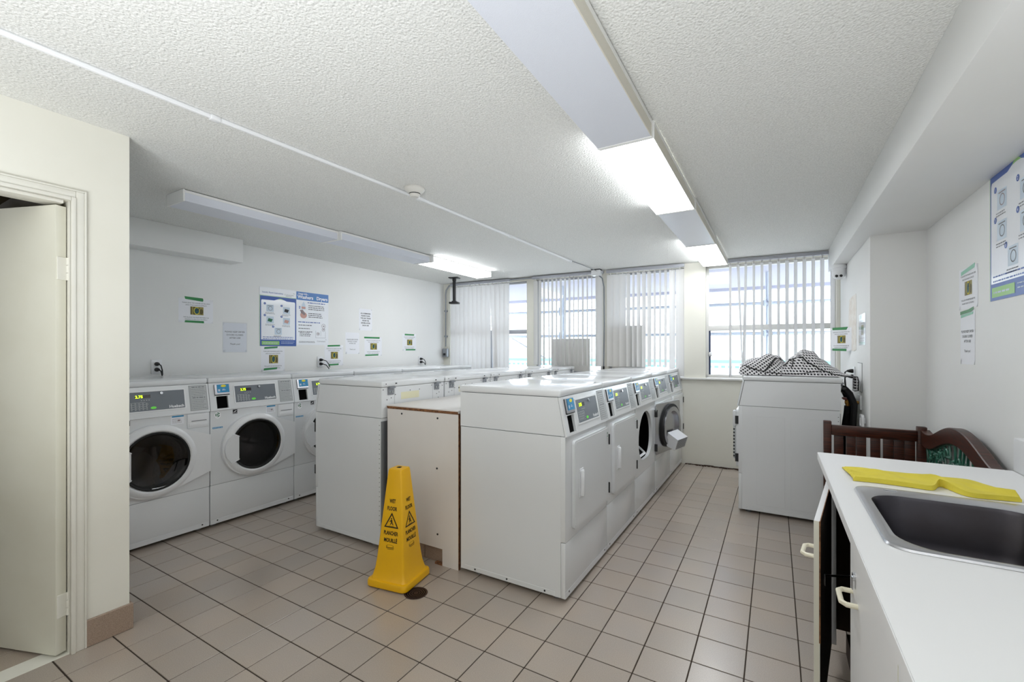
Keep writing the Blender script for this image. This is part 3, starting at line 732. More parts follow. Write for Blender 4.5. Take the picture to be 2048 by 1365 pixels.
t = thing('ceiling_raceway', 'thin white cable raceway running along the ceiling to the windows', 'raceway', (0, 0, ZC))
pts = [(-2.15, -.2), (-2.116, 1.02), (-2.054, 2.26), (-2.03, 3.4), (-2.005, 4.7)]
for i in range(4):
    b = MB(); b.tube([(pts[i][0], pts[i][1], -.009), (pts[i+1][0], pts[i+1][1]-.004, -.009)], .011, 10); b.build('channel', 'plastic', t)
    b = MB(); b.box(pts[i+1][0]-.014, pts[i+1][0]+.014, pts[i+1][1]-.02, pts[i+1][1]+.02, -.023, -.001, .004); b.build('joint', 'plastic', t)
b = MB(); b.tube([(-2.005, 4.7, -.008), (-1.985, 5.0, -.006), (-1.95, 5.3, -.018), (-1.935, 5.42, -.03)], .004, 6); b.build('cable', 'galv', t)

t = thing('junction_box', 'white metal junction box where ceiling cables meet above the blinds', 'junction box', (-1.955, 5.425, ZC), WA)
b = MB(); b.box(-.055, .055, -.05, .05, -.078, -.002, .004); b.build('box', 'plastic', t)
b = MB(); b.box(-.058, .058, -.053, .053, -.012, -.001, .001, 1); b.build('rim', 'gap', t)
t = thing('black_cable', 'black cable hanging from the junction box between two blinds', 'cable', PW, WA)
b = MB(); b.tube([(-2.415, -.08, 2.30), (-2.37, -.075, 2.26), (-2.35, -.07, 2.15), (-2.345, -.07, 1.7), (-2.352, -.07, 1.2), (-2.352, -.07, 1.12)], .008, 8); b.build('cord', 'grey', t)
b = MB(); b.box(-2.364, -2.340, -.085, -.06, 1.08, 1.14, .004); b.build('plug', 'black', t)

t = thing('steel_conduit', 'grey steel conduit along the window head and down the corner', 'conduit', PW, WA)
b = MB(); b.tube([(-2.48, -.03, 2.35), (-3.6, -.028, 2.352), (-4.72, -.028, 2.354), (-4.80, -.03, 2.335), (-4.855, -.03, 2.27), (-4.865, -.03, 2.2), (-4.865, -.03, 1.4)], .011, 10); b.build('pipe', 'galv', t)
for z in (1.95, 1.56): b = MB(); b.box(-4.885, -4.845, -.045, 0, z-.012, z+.012, .003); b.build('strap', 'galv', t)
b = MB(); b.box(-4.905, -4.82, -.06, -.005, 1.24, 1.37, .006); bx = b.build('outlet_box', 'galv', t)
b = MB(); b.box(-4.88, -4.845, -.075, -.06, 1.265, 1.30, .004); b.build('plug', 'black', bx)

t = thing('ceiling_bracket', 'black pole bracket hanging from the ceiling by the window corner', 'bracket', (-3.9, 5.0, ZC), R(20))
b = MB(); b.box(-.07, .07, -.06, .06, -.012, -.001, .003); b.box(-.02, .02, -.03, .03, -.05, -.01, .003); b.build('ceiling_plate', 'black', t)
b = MB(); b.box(-.018, .018, -.022, .022, -.34, -.04, .003); b.build('pole', 'black', t)
b = MB(); b.box(-.065, .065, -.05, .05, -.372, -.345, .005); b.box(-.03, .03, -.03, .03, -.352, -.33, .003); b.build('foot_plate', 'black', t)

t = thing('dome_camera', 'white twin-lens dome camera under the soffit by the pillar', 'camera', (.52, 5.2, 2.15))
b = MB(); b.lathe([(0, -.001), (.062, -.001), (.064, -.03), (.056, -.035), (.052, -.07)], n=28); b.build('mount', 'plastic', t)
b = MB(); b.lathe([(.052, -.066), (.055, -.085), (.046, -.115), (.02, -.135), (0, -.138)], n=24); h = b.build('head', 'plastic', t)
for dx in (-.022, .012):
    b = MB(); b.cyl((dx, -.035, -.105), (dx, -.06, -.112), .012, 12); b.build('lens', 'black', h)

# ------------------------------------------------------------------ vertical blinds
def blind(label, slots, zb=1.06):
    t = thing('vertical_blind', label, 'blind', PW, WA, 'vertical blinds across the window wall')
    x0, x1 = min(s[0] for s in slots)-.05, max(s[0] for s in slots)+.05
    b = MB(); b.box(x0, x1, -.075, -.035, 2.325, 2.36, .003); b.build('headrail', 'alu', t)
    zb0 = zb
    for s in slots:
        x, a = s[0], R(s[1]); sw = s[2] if len(s) > 2 else 0; zb = (zb0 if x < -1.6 or x > -1.3 else 1.03)+rnd.uniform(-.004, .004)
        g = MB(); n = 4; o = []
        zs = [2.30, 1.95, 1.6, 1.3, zb]
        for z in zs:
            k = (2.30-z)/(2.30-zb)
            for i in range(n+1):
                u = (i/n-.5)*.089; q = .006*(1-(2*i/n-1)**2)
                aa = a+sw*k*.3
                o.append((x+u*cos(aa)-q*sin(aa)+sw*k*.06, -.055+u*sin(aa)*.55+q*cos(aa), z))
        fs = [(r*(n+1)+i, r*(n+1)+i+1, (r+1)*(n+1)+i+1, (r+1)*(n+1)+i) for r in range(len(zs)-1) for i in range(n)]
        g.add(o, fs); g.box(x-.008, x+.008, -.06, -.05, 2.295, 2.326, .002, 1)
        g.build('vane', 'vane', t)
S = [(-4.70+.077*i, 18+rnd.uniform(-5, 5)+(14 if i in (4, 5, 7) else 0)) for i in range(13)]
S[9] = (S[9][0], 30, .9); blind('closed vertical blind in the window corner by the washers', S)
blind('half-open vertical blind with many narrow vanes beside the closed one', [(-3.315, 60), (-3.25, 75)]+[(-3.19+.0615*i, 88+rnd.uniform(-7, 7), .35 if i == 1 else 0) for i in range(13)]+[(-2.41, 40)], 1.14)
blind('vertical blind with flat beige end vanes beside the white column', [(-2.27, 6), (-2.19, 6), (-2.115, 30)]+[(-2.045+.0635*i, 72+rnd.uniform(-9, 9)) for i in range(8)]+[(-1.525, 45), (-1.44, 6)], 1.14)
blind('open vertical blind with thin edge-on vanes over the sliding window', [(-.905+.0775*i, 76-.9*i+rnd.uniform(-4, 4), {1: .8, 2: -.35}.get(i, 0)) for i in range(12)]+[(.035, 60)], 1.04)

# ------------------------------------------------------------------ boxed partition between the dryer rows
t = thing('partition_box', 'boxed white partition with raw board edges between the two dryer rows', 'partition', (-1.96, 2.165, 0))
PF = PL((0, 0, 0))
b = MB(); b.slab(PF, [(.178, .0), (.302, .0), (.302, .948), (-.297, .948), (-.297, .102), (.178, .102)], -.018, 0); fp = b.build('front_panel', 'board', t)
b = MB(); b.box(-.298, .303, -.0006, .018, .9485, .9535); b.box(.3025, .3045, .0, .018, 0, .948); b.box(.12, .178, -.003, .02, .0, .012); b.build('panel_edge', 'chip', fp)
b = MB(); b.box(-.298, .303, -.004, 3.27, .954, .973, .0015, 1); tb = b.build('top_board', 'board', t)
b = MB(); b.box(-.298, .303, -.0052, -.0038, .9545, .966); b.build('raw_edge', 'chip', tb)
for x in (-.29, .28): b = MB(); b.box(x, x+.018, .02, 3.26, 0, .95); b.build('side_board', 'board', t)
for x in (-.2, .009):
    b = MB(); b.box(x, x+.205, .03, .042, .0, .12, .002, 1); b.build('base_tile', 'basetile', t)
for x, z in ((-.165, .922), (.14, .915), (.135, .60), (.14, .188)):
    b = MB(); b.cyl((x, -.0025, z), (x, .002, z), .0065, 8); b.build('screw', 'gap', t)

# ------------------------------------------------------------------ wet floor cone and floor drain
t = thing('wet_floor_cone', 'yellow four-sided wet floor cone standing before the partition', 'sign', (-1.89, 1.905, 0), R(9))
def loft(rings, cap0=True, cap1=True):
    b = MB(); n = len(rings[0])
    for r in rings: b.v += [tuple(p) for p in r]
    for k in range(len(rings)-1):
        for i in range(n): b.f.append((k*n+i, k*n+(i+1) % n, (k+1)*n+(i+1) % n, (k+1)*n+i))
    if cap0: b.f.append(tuple(range(n-1, -1, -1)))
    if cap1: b.f.append(tuple(range((len(rings)-1)*n, len(rings)*n)))
    return b
def sq(h, r, z, cx=0, cy_=0): return [(cx+x, cy_+y, z) for x, y in rrect(-h, h, -h, h, r, 4)]
b = loft([sq(.128, .028, .004), sq(.134, .03, .01), sq(.134, .03, .034), sq(.130, .028, .043), sq(.118, .022, .046), sq(.110, .016, .060), sq(.099, .012, .10), sq(.092, .011, .15), sq(.088, .011, .19), sq(.046, .009, .645), sq(.043, .010, .655), sq(.030, .008, .658), sq(.014, .006, .658)], True, False)
b.build('body', 'yellow', t)
b = MB(); b.lathe([(.016, .657), (.014, .62), (0, .62)], n=14); b.build('top_hole', 'gap', t)
for k in range(4):
    Rz = M.Rotation(pi/2*k, 3, 'Z')
    fp = PL(Rz @ V((0, -.0882, .19)), Rz @ V((1, 0, 0)), Rz @ V((0, .042, .455)))
    b = MB()
    for s_, z, w_ in (('WET', .470, .042), ('FLOOR', .428, .066), ('PLANCHER', .292, .096), ('MOUILLÉ', .252, .090)):
        b.text(s_, fp, 0, z-.19, .030, 'c', .0012, .03, wid=w_)
    def tri(r, z): return [(r*cos(pi/2+2*pi*i/3), z+r*sin(pi/2+2*pi*i/3)) for i in range(3)]
    a_, c_ = tri(.056, .17), tri(.043, .17)
    b.add([fp.p(x, y, .0012) for x, y in a_+c_], [(i, (i+1) % 3, (i+1) % 3+3, i+3) for i in range(3)])
    b.ellipse(fp, -.001, .192, .0045, .0045, .0012, 8)
    b.poly(fp, [(-.006, .186), (.004, .186), (.006, .172), (.014, .158), (.010, .156), (.001, .168), (-.006, .157), (-.010, .158), (-.003, .172)], .0012)
    b.poly(fp, [(-.004, .183), (-.014, .176), (-.013, .173), (-.002, .178)], .0012); b.rect(fp, -.018, .018, .150, .152, .0012)
    zl = .036
    b.ring(fp, -.002, zl+.004, .022, .0245, .0012, 0, 2*pi, 20, .32); b.rect(fp, -.026, -.0235, zl-.008, zl+.006, .0012)
    b.poly(fp, [(-.026, zl-.008), (.026, zl-.004), (.026, zl-.0015), (-.026, zl-.0055)], .0012); b.poly(fp, [(-.018, zl-.014), (.024, zl-.012), (.024, zl-.0095), (-.018, zl-.0115)], .0012)
    b.build('lettering', 'inkblack', t)
t = thing('floor_drain', 'round rusty ringed floor drain half under the yellow cone', 'drain', (-1.705, 1.845, 0))
b = MB(); b.lathe([(0, .0005), (.062, .0005), (.064, .002), (.060, .0035), (.056, .0015), (0, .0015)], n=32); b.build('plate', 'drain', t)
for r in (.016, .028, .040, .051):
    b = MB(); b.ring(PL((0, 0, .0016), (1, 0, 0), (0, 1, 0)), 0, 0, r-.002, r+.002, .0004, n=24); b.build('slot', 'blackmatte', t)

# ------------------------------------------------------------------ posters and notices (local frame: x right, z up, -y out of the wall)
GN = 'notices taped to the walls'
OPEN1 = ('PLEASE LEAVE THE WASHER DOORS OPEN', 'ONCE YOUR WASH IS COMPLETE.'); OPEN2 = ('THIS ALLOWS THE MOISTURE INSIDE THE', 'WASHER TO DRY OUT PROPERLY.')
def sheet(t, w, h, m='paper', curl=0, lift=.0):
    b = MB(); n = 8; vs_ = []
    for d in (.0008, .0002):
        for i in range(n+1):
            for j in range(n+1):
                x, z = w*i/n, h*j/n
                k = d+lift+curl*max(0, 1-2.2*j/n)**2
                vs_.append((x, -k, z))
    N = (n+1)**2
    fs = [(i*(n+1)+j, (i+1)*(n+1)+j, (i+1)*(n+1)+j+1, i*(n+1)+j+1) for i in range(n) for j in range(n)]
    b.add(vs_, fs+[tuple(k+N for k in f[::-1]) for f in fs]+[(0, N, N+n*(n+1), n*(n+1)), (n, n*(n+1)+n, N+n*(n+1)+n, N+n)])
    return b.build('sheet', m, t)
def tape(t, pts, m='tape', d=.0016):
    b = MB(); b.slab(FRONT, pts, d-.0005, d); b.build('tape', m, t)
def photo_print(t, cx, cz, w, h, d=.0014):
    P = lambda: MB()
    x0, x1, z0, z1 = cx-w/2, cx+w/2, cz-h/2, cz+h/2
    b = P(); b.rect(FRONT, x0, x1, z0, z1, d); pr = b.build('printed_photo', 'olive', t)
    b = P(); b.rect(FRONT, x0, x0+w*.1, z0, z1, d+.0004); b.rect(FRONT, x0+w*.22, x0+w*.36, z0, z1*.98+z0*.02, d+.0004); b.ellipse(FRONT, x1-w*.17, cz-h*.08, w*.15, h*.33, d+.0004); b.build('photo_dark', 'oliveD', pr)
    b = P(); b.ellipse(FRONT, cx-w*.02, cz, w*.23, h*.46, d+.0006); b.build('photo_rim', 'yelcloth', pr)
    b = P(); b.ellipse(FRONT, cx-w*.02, cz, w*.18, h*.37, d+.0009); b.build('photo_hole', 'teal', pr)
    b = P(); b.ring(FRONT, cx, cz, w*.08, w*.12, d+.0012, .6, 3.6, 10); b.poly(FRONT, [(cx+w*.05, cz+h*.1), (cx+w*.16, cz+h*.42), (cx+w*.20, cz+h*.40), (cx+w*.1, cz+h*.05)], d+.0012); b.build('photo_mark', 'ink', pr)
def washer_notice(label, loc, rz, w, h, tp=None, bt=None, tm='tape', curl=0, m='paper'):
    t = thing('washer_notice', label, 'notice', loc, rz, GN); sheet(t, w, h, m, curl)
    b = MB()
    for i, s_ in enumerate(OPEN1): b.text(s_, FRONT, w/2, h*(.80-.09*i), h*.058, 'c', .0014, 0, wid=w*(.80 if i == 0 else .62))
    for i, s_ in enumerate(OPEN2): b.text(s_, FRONT, w/2, h*(.20-.085*i), h*.058, 'c', .0014+curl*.4, 0, wid=w*(.74 if i == 0 else .66))
    b.build('lettering', 'ink', t)
    photo_print(t, w*.52, h*.5, w*.38, h*.34)
    c = curl*.6
    if tp: tape(t, tp, tm, .0018)
    if bt: tape(t, bt, tm, .0018+c)
    return t
def text_notice(label, loc, rz, w, h, rows, z0, dz, size, bold=0, pouch=False, wf=.7, m='paper', curl=0):
    t = thing('text_notice', label, 'notice', loc, rz, GN); sheet(t, w, h, m, curl)
    b = MB()
    for i, s_ in enumerate(rows):
        if s_: b.text(s_, FRONT, w/2, z0-dz*i, size, 'c', .0014, bold)
    b.build('lettering', 'ink', t)
    return t
wl = lambda y, z: (XL, y, z)
washer_notice('washer notice with green tape above and below, nearest the doorway', wl(1.852, 1.588), pi/2, .275, .212, [(.05, .205), (.19, .192), (.195, .205), (.19, .222), (.045, .228)], [(.045, .0), (.2, -.002), (.198, .018), (.05, .018)])
o = text_notice('laminated dryer door notice beside the blue poster, small print, no tape', wl(2.213, 1.326), pi/2, .215, .275, ['PLEASE KEEP DRYER', 'DOORS CLOSED', 'AFTER USE!', '', 'Thank you!'], .185, .029, .0205, m='lamin')
b = MB(); b.add([(-.006, -.003, -.006), (.221, -.003, -.006), (.221, -.003, .285), (-.006, -.003, .285)], [(0, 1, 2, 3)]); b.build('plastic_pouch', 'pouch', o)
washer_notice('washer notice with green tape hanging right under the blue poster', wl(2.571, 1.125), pi/2, .25, .252, [(.03, .23), (.17, .24), (.175, .258), (.035, .25)], [(.025, .012), (.165, .022), (.17, .042), (.03, .034)])
washer_notice('washer notice with green tape above the second wall outlet', wl(3.304, 1.164), pi/2, .254, .24, [(.04, .22), (.21, .226), (.212, .243), (.04, .238)], [(.05, .0), (.19, .004), (.192, .022), (.055, .018)])
text_notice('plain dryer door notice in thin print beside two taped washer notices', wl(3.594, 1.298), pi/2, .205, .262, ['PLEASE KEEP DRYER', 'DOORS CLOSED', 'AFTER USE!', '', '', 'Thank you!'], .17, .024, .019)
washer_notice('washer notice with full-width green tape strips, below the lint notice', wl(3.882, 1.271), pi/2, .285, .242, [(-.005, .222), (.245, .222), (.25, .243), (-.008, .243)], [(.01, .0), (.225, .004), (.228, .022), (.015, .018)])
text_notice('bold lint trap reminder, highest notice on the left wall', wl(3.796, 1.593), pi/2, .207, .272, ['AS A REMINDER', 'PLEASE CLEAR', 'THE LINT TRAPS', 'FROM THE', 'DRYERS AFTER', 'EACH USE'], .205, .030, .022, .03)
washer_notice('washer notice with green tape, nearest the windows on the left wall', wl(4.546, 1.336), pi/2, .27, .236, [(.04, .216), (.225, .216), (.23, .236), (.045, .238)], [(.06, .004), (.255, .006), (.256, .026), (.065, .024)])

def instruction_poster(label, loc, rz, w, h, fade=False):
    t = thing('instruction_poster', label, 'poster', loc, rz); k = w/.395
    b = MB(); b.box(0, w, -.003, 0, 0, h); b.build('board', 'lamin', t)
    d = .0036
    b = MB(); b.rect(FRONT, 0, w, h*.855, h*.862, d); b.rect(FRONT, .0, .003, 0, h*.86, d+.0004); b.build('green_line', 'postergreen', t)
    b = MB(); b.rect(FRONT, .004*k, w, 0, h*.852, d); b.build('blue_ground', 'posterblue', t)
    b = MB(); b.ring(FRONT, w*.55, h*.74, .0, w*.13, d+.0004, 0, pi, 16); b.build('green_arch', 'postergreen', t)
    arch = [(w*.04, h*.11), (w*.96, h*.11), (w*.965, h*.115), (w*.965, h*.765), (w*.95, h*.785), (w*.73, h*.787), (w*.64, h*.807), (w*.55, h*.812), (w*.46, h*.807), (w*.38, h*.787), (w*.05, h*.785), (w*.035, h*.765), (w*.035, h*.115)]
    b = MB(); b.poly(FRONT, arch, d+.0008); b.build('white_panel', 'lamin', t)
    b = MB(); b.text('Laundry Room Instructions', FRONT, w*.06, h*.905, .022*k, d=d, bold=.012, wid=w*.56); b.lines(FRONT, w*.08, h*.15, w*.84, 2, h*.03, h*.010, d+.0012, .02); b.build('title', 'posterblue', t)
    b = MB(); b.text('Coinamatic', FRONT, w*.66, h*.895, .020*k, d=d, wid=w*.27); b.ring(FRONT, w*.93, h*.93, .006*k, .009*k, d, 0, 2.4, 8); b.lines(FRONT, w*.70, h*.878, w*.2, 1, 0, .004*k, d); b.build('maker_name', 'inkgrey', t)
    b = MB(); b.rect(FRONT, w*.05, w*.52, h*.02, h*.085, d+.0008); b.build('green_box', 'postergreen', t)
    b = MB(); b.lines(FRONT, w*.57, h*.07, w*.38, 2, h*.026, h*.008, d+.0008, .1); b.lines(FRONT, w*.09, h*.045, w*.38, 1, 0, h*.012, d+.0012, .1); b.build('footer_print', 'paleblue', t)
    steps = ((.15, .71, '1'), (.60, .69, '2'), (.15, .51, '3'), (.60, .50, '4'), (.37, .32, '5'))
    for x, z, n in steps:
        x *= w; z *= h
        b = MB(); b.ellipse(FRONT, x-.008*k, z+.008*k, .012*k, .012*k, d+.0012, 14); o = b.build('step_number', 'posterblue', t)
        b = MB(); b.text(n, FRONT, x-.008*k, z+.002*k, .017*k, 'c', d+.0018); b.build('digit', 'white', o)
        b = MB(); b.rect(FRONT, x+.008*k, x+.085*k, z-.072*k, z-.002*k, d+.0012); o = b.build('step_picture', 'paleblue', t)
        b = MB()
        if n in '15' or fade: b.ring(FRONT, x+.05*k, z-.04*k, .018*k, .022*k, d+.0018); b.rect(FRONT, x+.02*k, x+.075*k, z-.014*k, z-.010*k, d+.0018)
        else: b.poly(FRONT, [(x+.02*k, z-.05*k), (x+.06*k, z-.06*k), (x+.075*k, z-.03*k), (x+.03*k, z-.02*k)], d+.0018)
        b.build('picture_detail', {'1': 'inkgrey', '2': 'ink', '3': 'greenink', '4': 'skin', '5': 'inkgrey'}[n] if not fade else 'pink' if n == '1' else 'inkgrey', o)
        b = MB(); b.lines(FRONT, x-.002*k, z-.085*k, .1*k, 2, .010*k, .004*k, d+.0012, .3); b.build('step_caption', 'inkgrey', t)
instruction_poster('blue-bordered laundry instruction poster among the left wall notices', wl(2.556, 1.386), pi/2, .395, .598)
instruction_poster('large blue-bordered laundry instruction poster on the right wall above the sink', (XR, 2.966, 1.571), -pi/2, .49, .70, True)
t = thing('usage_poster', 'white poster with blue header Washers & Dryers on the left wall', 'poster', wl(2.953, 1.402), pi/2)
w, h, d = .40, .578, .0036
b = MB(); b.box(0, w, -.003, 0, 0, h); b.build('board', 'lamin', t)
b = MB(); b.rect(FRONT, 0, w, h*.845, h, d); b.build('blue_header', 'posterblue2', t)
b = MB(); b.text('Usage Info...', FRONT, .02, h*.95, .026, d=d+.0006, bold=.02); b.text('Washers', FRONT, .015, h*.875, .052, d=d+.0006, bold=.03, wid=.19); b.text('Dryers', FRONT, .245, h*.875, .052, d=d+.0006, bold=.03, wid=.14); b.build('header_lettering', 'white', t)
b = MB(); b.text('&', FRONT, .214, h*.875, .05, d=d+.0006); b.build('ampersand', 'blue', t)
b = MB(); b.lines(FRONT, .135, .462, .22, 1, 0, .009, d, 0); b.lines(FRONT, .02, .245, .27, 1, 0, .009, d, 0); b.build('headings', 'posterblue', t)
b = MB(); b.lines(FRONT, .145, .430, .21, 3, .020, .007, d); b.lines(FRONT, .145, .345, .21, 3, .020, .007, d); b.lines(FRONT, .025, .212, .17, 3, .036, .007, d); b.lines(FRONT, .04, .128, .15, 3, .016, .006, d); b.lines(FRONT, .03, .035, .2, 2, .011, .004, d); b.build('body_print', 'ink', t)
b = MB(); b.poly(FRONT, [(.06, .39), (.11, .39), (.105, .44), (.085, .475), (.065, .44)], d); o = b.build('bottle_picture', 'paleblue', t)
b = MB(); b.rect(FRONT, .062, .108, .395, .418, d+.0006); b.build('bottle_label', 'skin', o)
b = MB(); b.rect(FRONT, .03, .047, .395, .405, d); b.rect(FRONT, .03, .047, .411, .421, d); b.build('size_marks', 'posterblue', t)
b = MB(); b.ellipse(FRONT, .085, .325, .04, .035, d); o = b.build('hands_picture', 'skin', t)
b = MB(); b.poly(FRONT, [(.04, .38), (.075, .385), (.11, .34), (.095, .325), (.06, .345)], d+.0006); b.build('sleeve', 'pink', o)
for x, z, r in ((.335, .215, .026), (.335, .175, .022), (.265, .125, .02)):
    b = MB(); b.ring(FRONT, x, z, r-.004, r, d, n=14); b.rect(FRONT, x-.01, x+.012, z-.006, z+.006, d); b.build('care_symbol', 'pink', t)
b = MB()
for x0, x1, z0, z1 in ((.235, .237, .08, .16), (.36, .362, .08, .16), (.235, .362, .08, .082), (.30, .302, .1, .16)): b.rect(FRONT, x0, x1, z0, z1, d)
b.text('Coinamatic', FRONT, .25, .035, .022, d=d, wid=.11); b.ring(FRONT, .365, .056, .005, .008, d, 0, 2.4, 8); b.build('maker_name', 'inkgrey', t)

# right wall and pillar notices
wr = lambda y, z: (XR, y, z)
washer_notice('curling washer notice with pale green tape on the right wall', wr(3.385, 1.562), -pi/2, .262, .218, [(.03, .185), (.22, .205), (.225, .228), (.03, .205)], None, 'tapelight', .0)
t = text_notice('dryer door notice hanging below the curling notice on the right wall', wr(3.365, 1.267), -pi/2, .205, .285, ['PLEASE KEEP DRYER', 'DOORS CLOSED', 'AFTER USE!', '', 'Thank you!'], .168, .026, .0195)
tape(t, [(.0, .268), (.16, .275), (.19, .285), (.19, .3), (.12, .29), (.0, .285)], 'tape', .0022)
tape(t, [(.01, .25), (.18, .262), (.185, .274), (.01, .266)], 'tapelight', .0020)
o = washer_notice('washer notice curling off the pillar by the window, green tape', (XC-.004, 4.86, 1.338), -pi/2, .265, .205, [(.02, .19), (.2, .186), (.22, .212), (.02, .212)], [(.02, .0), (.2, -.004), (.2, .018), (.02, .02)])
o.location = (XC-.128, 5.085, 1.338); o.rotation_euler = (0, 0, -pi/2+R(29))
t = thing('blank_sheet', 'blank torn-edged white sheet stuck on the pillar behind notices', 'notice', (XC, 5.03, 1.345), -pi/2)
b = MB(); b.slab(FRONT, [(0, 0), (.3, -.01), (.43, .0), (.425, .2), (.432, .40), (.41, .465), (.2, .462), (.02, .45), (-.005, .3), (.006, .1)], .0003, .0022); b.build('sheet', 'peel', t)
o = washer_notice('clear-pouched washer notice with pale tape nearest the pillar edge', (XC, 4.45, 1.385), -pi/2, .28, .225, [(.01, .20), (.1, .205), (.1, .228), (.01, .226)], [(.01, .0), (.25, .0), (.25, .02), (.02, .024)], 'tapelight')
b = MB(); b.add([(-.006, -.004, -.006), (.286, -.004, -.006), (.286, -.004, .235), (-.006, -.004, .235)], [(0, 1, 2, 3)]); b.build('plastic_pouch', 'pouch', o)

# ------------------------------------------------------------------ outlets and plugs
def outlet(label, loc, rz, drop=.12, cords=True, side=.05):
    t = thing('wall_outlet', label, 'outlet', loc, rz, 'wall outlets with black plugs')
    b = MB(); b.box(-.038, .038, -.008, -.0005, -.06, .06, .003); b.build('cover_plate', 'plastic', t)
    for z in (.022, -.024):
        b = MB(); b.box(-.016, .016, -.010, -.007, z-.014, z+.014, .002); b.build('receptacle', 'white', t)
        b = MB(); b.lathe([(0, 0), (.017, 0), (.017, .012), (.011, .034), (.006, .045), (0, .045)], (.0, -.0095, z), (0, -1, 0), 12); p = b.build('plug', 'plug', t)
        if cords:
            b = MB(); b.tube([(0, -.05, z), (side*.5, -.062, z-.012), (side, -.06, z-.05), (side*1.3, -.05, z-drop)], .005, 8); b.build('cord', 'plug', p)
outlet('wall outlet with two black plugs above the front washer', wl(1.69, 1.205), pi/2, .09, True, .02)
outlet('wall outlet with two black plugs beside the third green-taped notice', wl(3.245, 1.212), pi/2, .085, True, .07)
outlet('wall outlet with two black plugs nearest the windows on the left wall', wl(4.90, 1.197), pi/2, .08, True, .05)
outlet('wall outlet on the pillar behind the lone dryer, two black plugs', (XC, 4.70, 1.145), -pi/2, .17, True, -.06)
t = thing('access_cover', 'flat white access cover on the pillar beside the outlet', 'cover plate', (XC, 4.52, 1.02), -pi/2)
b = MB(); b.box(.0, .20, -.005, -.0005, 0, .22, .002); b.build('plate', 'wall', t)
b = MB(); b.box(-.004, .204, -.002, -.0002, -.004, .224); b.build('joint', 'inkgrey', t)
t = thing('supply_valve', 'red-handled brass water valve on the pillar behind the lone dryer', 'valve', (XC, 4.40, .93), -pi/2)
b = MB(); b.box(-.07, .07, -.012, -.0005, -.05, .06, .004); b.build('wall_box', 'plastic', t)
b = MB(); b.cyl((0, -.012, 0), (0, -.10, 0), .014, 12); b.cyl((0, -.08, -.05), (0, -.08, .02), .016, 12); b.build('body', 'brass', t)
b = MB(); b.box(-.05, .05, -.115, -.085, .02, .035, .006); b.build('lever', 'redval', t)
for i, (y0, lab) in enumerate(((4.33, 'black hose bulging nearest the pillar edge behind the lone dryer'), (4.42, 'black water hose hanging from the brass valve behind the lone dryer'), (4.58, 'black drain hose looped behind the lone dryer, window side'))):
    t = thing('water_hose', lab, 'hose')
    b = MB(); b.tube([(.50, y0-.02, .90), (.495, y0-.02, .84), (.47, y0+.03, .6), (.46, y0+.06, .3), (.455, y0+.08, .04)] if i == 1 else [(.465, y0, 1.04), (.50, y0+.01, 1.0), (.53, y0+.02, .92), (.52, y0+.03, .7), (.49, y0+.05, .35), (.475, y0+.05, .03)], .026, 10); b.build('tube', 'rubber', t)
    b = MB(); b.cyl((.50, y0-.02, .84), (.50, y0-.02, .90), .026, 12) if i == 1 else b.cyl((.448, y0, 1.042), (.475, y0, 1.035), .027, 12); b.build('coupling', 'black', t)
t = thing('wall_bracket', 'small white loop bracket low on the pillar edge', 'bracket', (XC, 4.12, .82), -pi/2)
b = MB(); b.holed(PL((0, -.03, 0)), rrect(-.05, .05, -.05, .05, .02), [rrect(-.03, .03, -.03, .03, .012)], -.008, .008); b.box(-.05, -.03, -.03, -.0005, -.02, .02, .003); b.build('loop', 'plastic', t)

# ------------------------------------------------------------------ counter with sink, cabinet below
ZT = .85
XY = PL((0, 0, 0), (1, 0, 0), (0, 1, 0))
SX0, SX1, SY0, SY1 = .240, .722, 1.418, 2.018
t = thing('countertop', 'white laminate countertop with upstand along the right wall', 'countertop', (0, 0, 0))
b = MB(); b.holed(PL((0, 0, 0), (1, 0, 0), (0, 1, 0)), [(.178, -.4), (.833, -.4), (.833, 2.598), (.178, 2.598)], [rrect(SX0+.02, SX1-.02, SY0+.02, SY1-.02, .06)], ZT-.034, ZT)
b.build('worktop', 'laminate', t)
b = MB(); b.box(.176, .1785, -.4, 2.600, ZT-.034, ZT-.0015, .0008, 1); b.box(.176, .833, 2.5975, 2.600, ZT-.034, ZT-.0015, .0008, 1); b.build('edge_band', 'laminate', t)
b = MB(); b.box(.835, .878, -.4, 2.600, ZT+.0005, .985, .005); b.build('upstand', 'laminate', t)
t = thing('kitchen_sink', 'stainless steel single-bowl sink set in the white countertop', 'sink', (0, 0, 0))
def rr(x0, x1, y0, y1, r, z): return [(x, y, z) for x, y in rrect(x0, x1, y0, y1, r, 8)]
b = loft([rr(SX0, SX1, SY0, SY1, .055, ZT+.0008), rr(SX0+.003, SX1-.003, SY0+.003, SY1-.003, .054, ZT+.006), rr(SX0+.012, SX1-.012, SY0+.012, SY1-.012, .052, ZT+.007),
          rr(SX0+.024, SX1-.04, SY0+.03, SY1-.07, .09, ZT+.004), rr(SX0+.032, SX1-.046, SY0+.037, SY1-.078, .09, ZT+.002)], False, False)
b.build('rim', 'steel', t)
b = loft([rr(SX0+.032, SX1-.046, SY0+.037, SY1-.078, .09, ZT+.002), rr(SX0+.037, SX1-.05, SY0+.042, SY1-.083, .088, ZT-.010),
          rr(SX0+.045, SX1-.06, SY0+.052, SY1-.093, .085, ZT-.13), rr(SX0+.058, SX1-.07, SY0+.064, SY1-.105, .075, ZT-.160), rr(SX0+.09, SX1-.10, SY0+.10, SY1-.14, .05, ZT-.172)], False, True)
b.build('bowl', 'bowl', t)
b = MB(); b.lathe([(0, .001), (.04, .001), (.043, .004), (.036, .005), (.03, .0015), (0, .0015)], (.47, 1.70, ZT-.172), n=24); b.build('strainer', 'chrome', t)
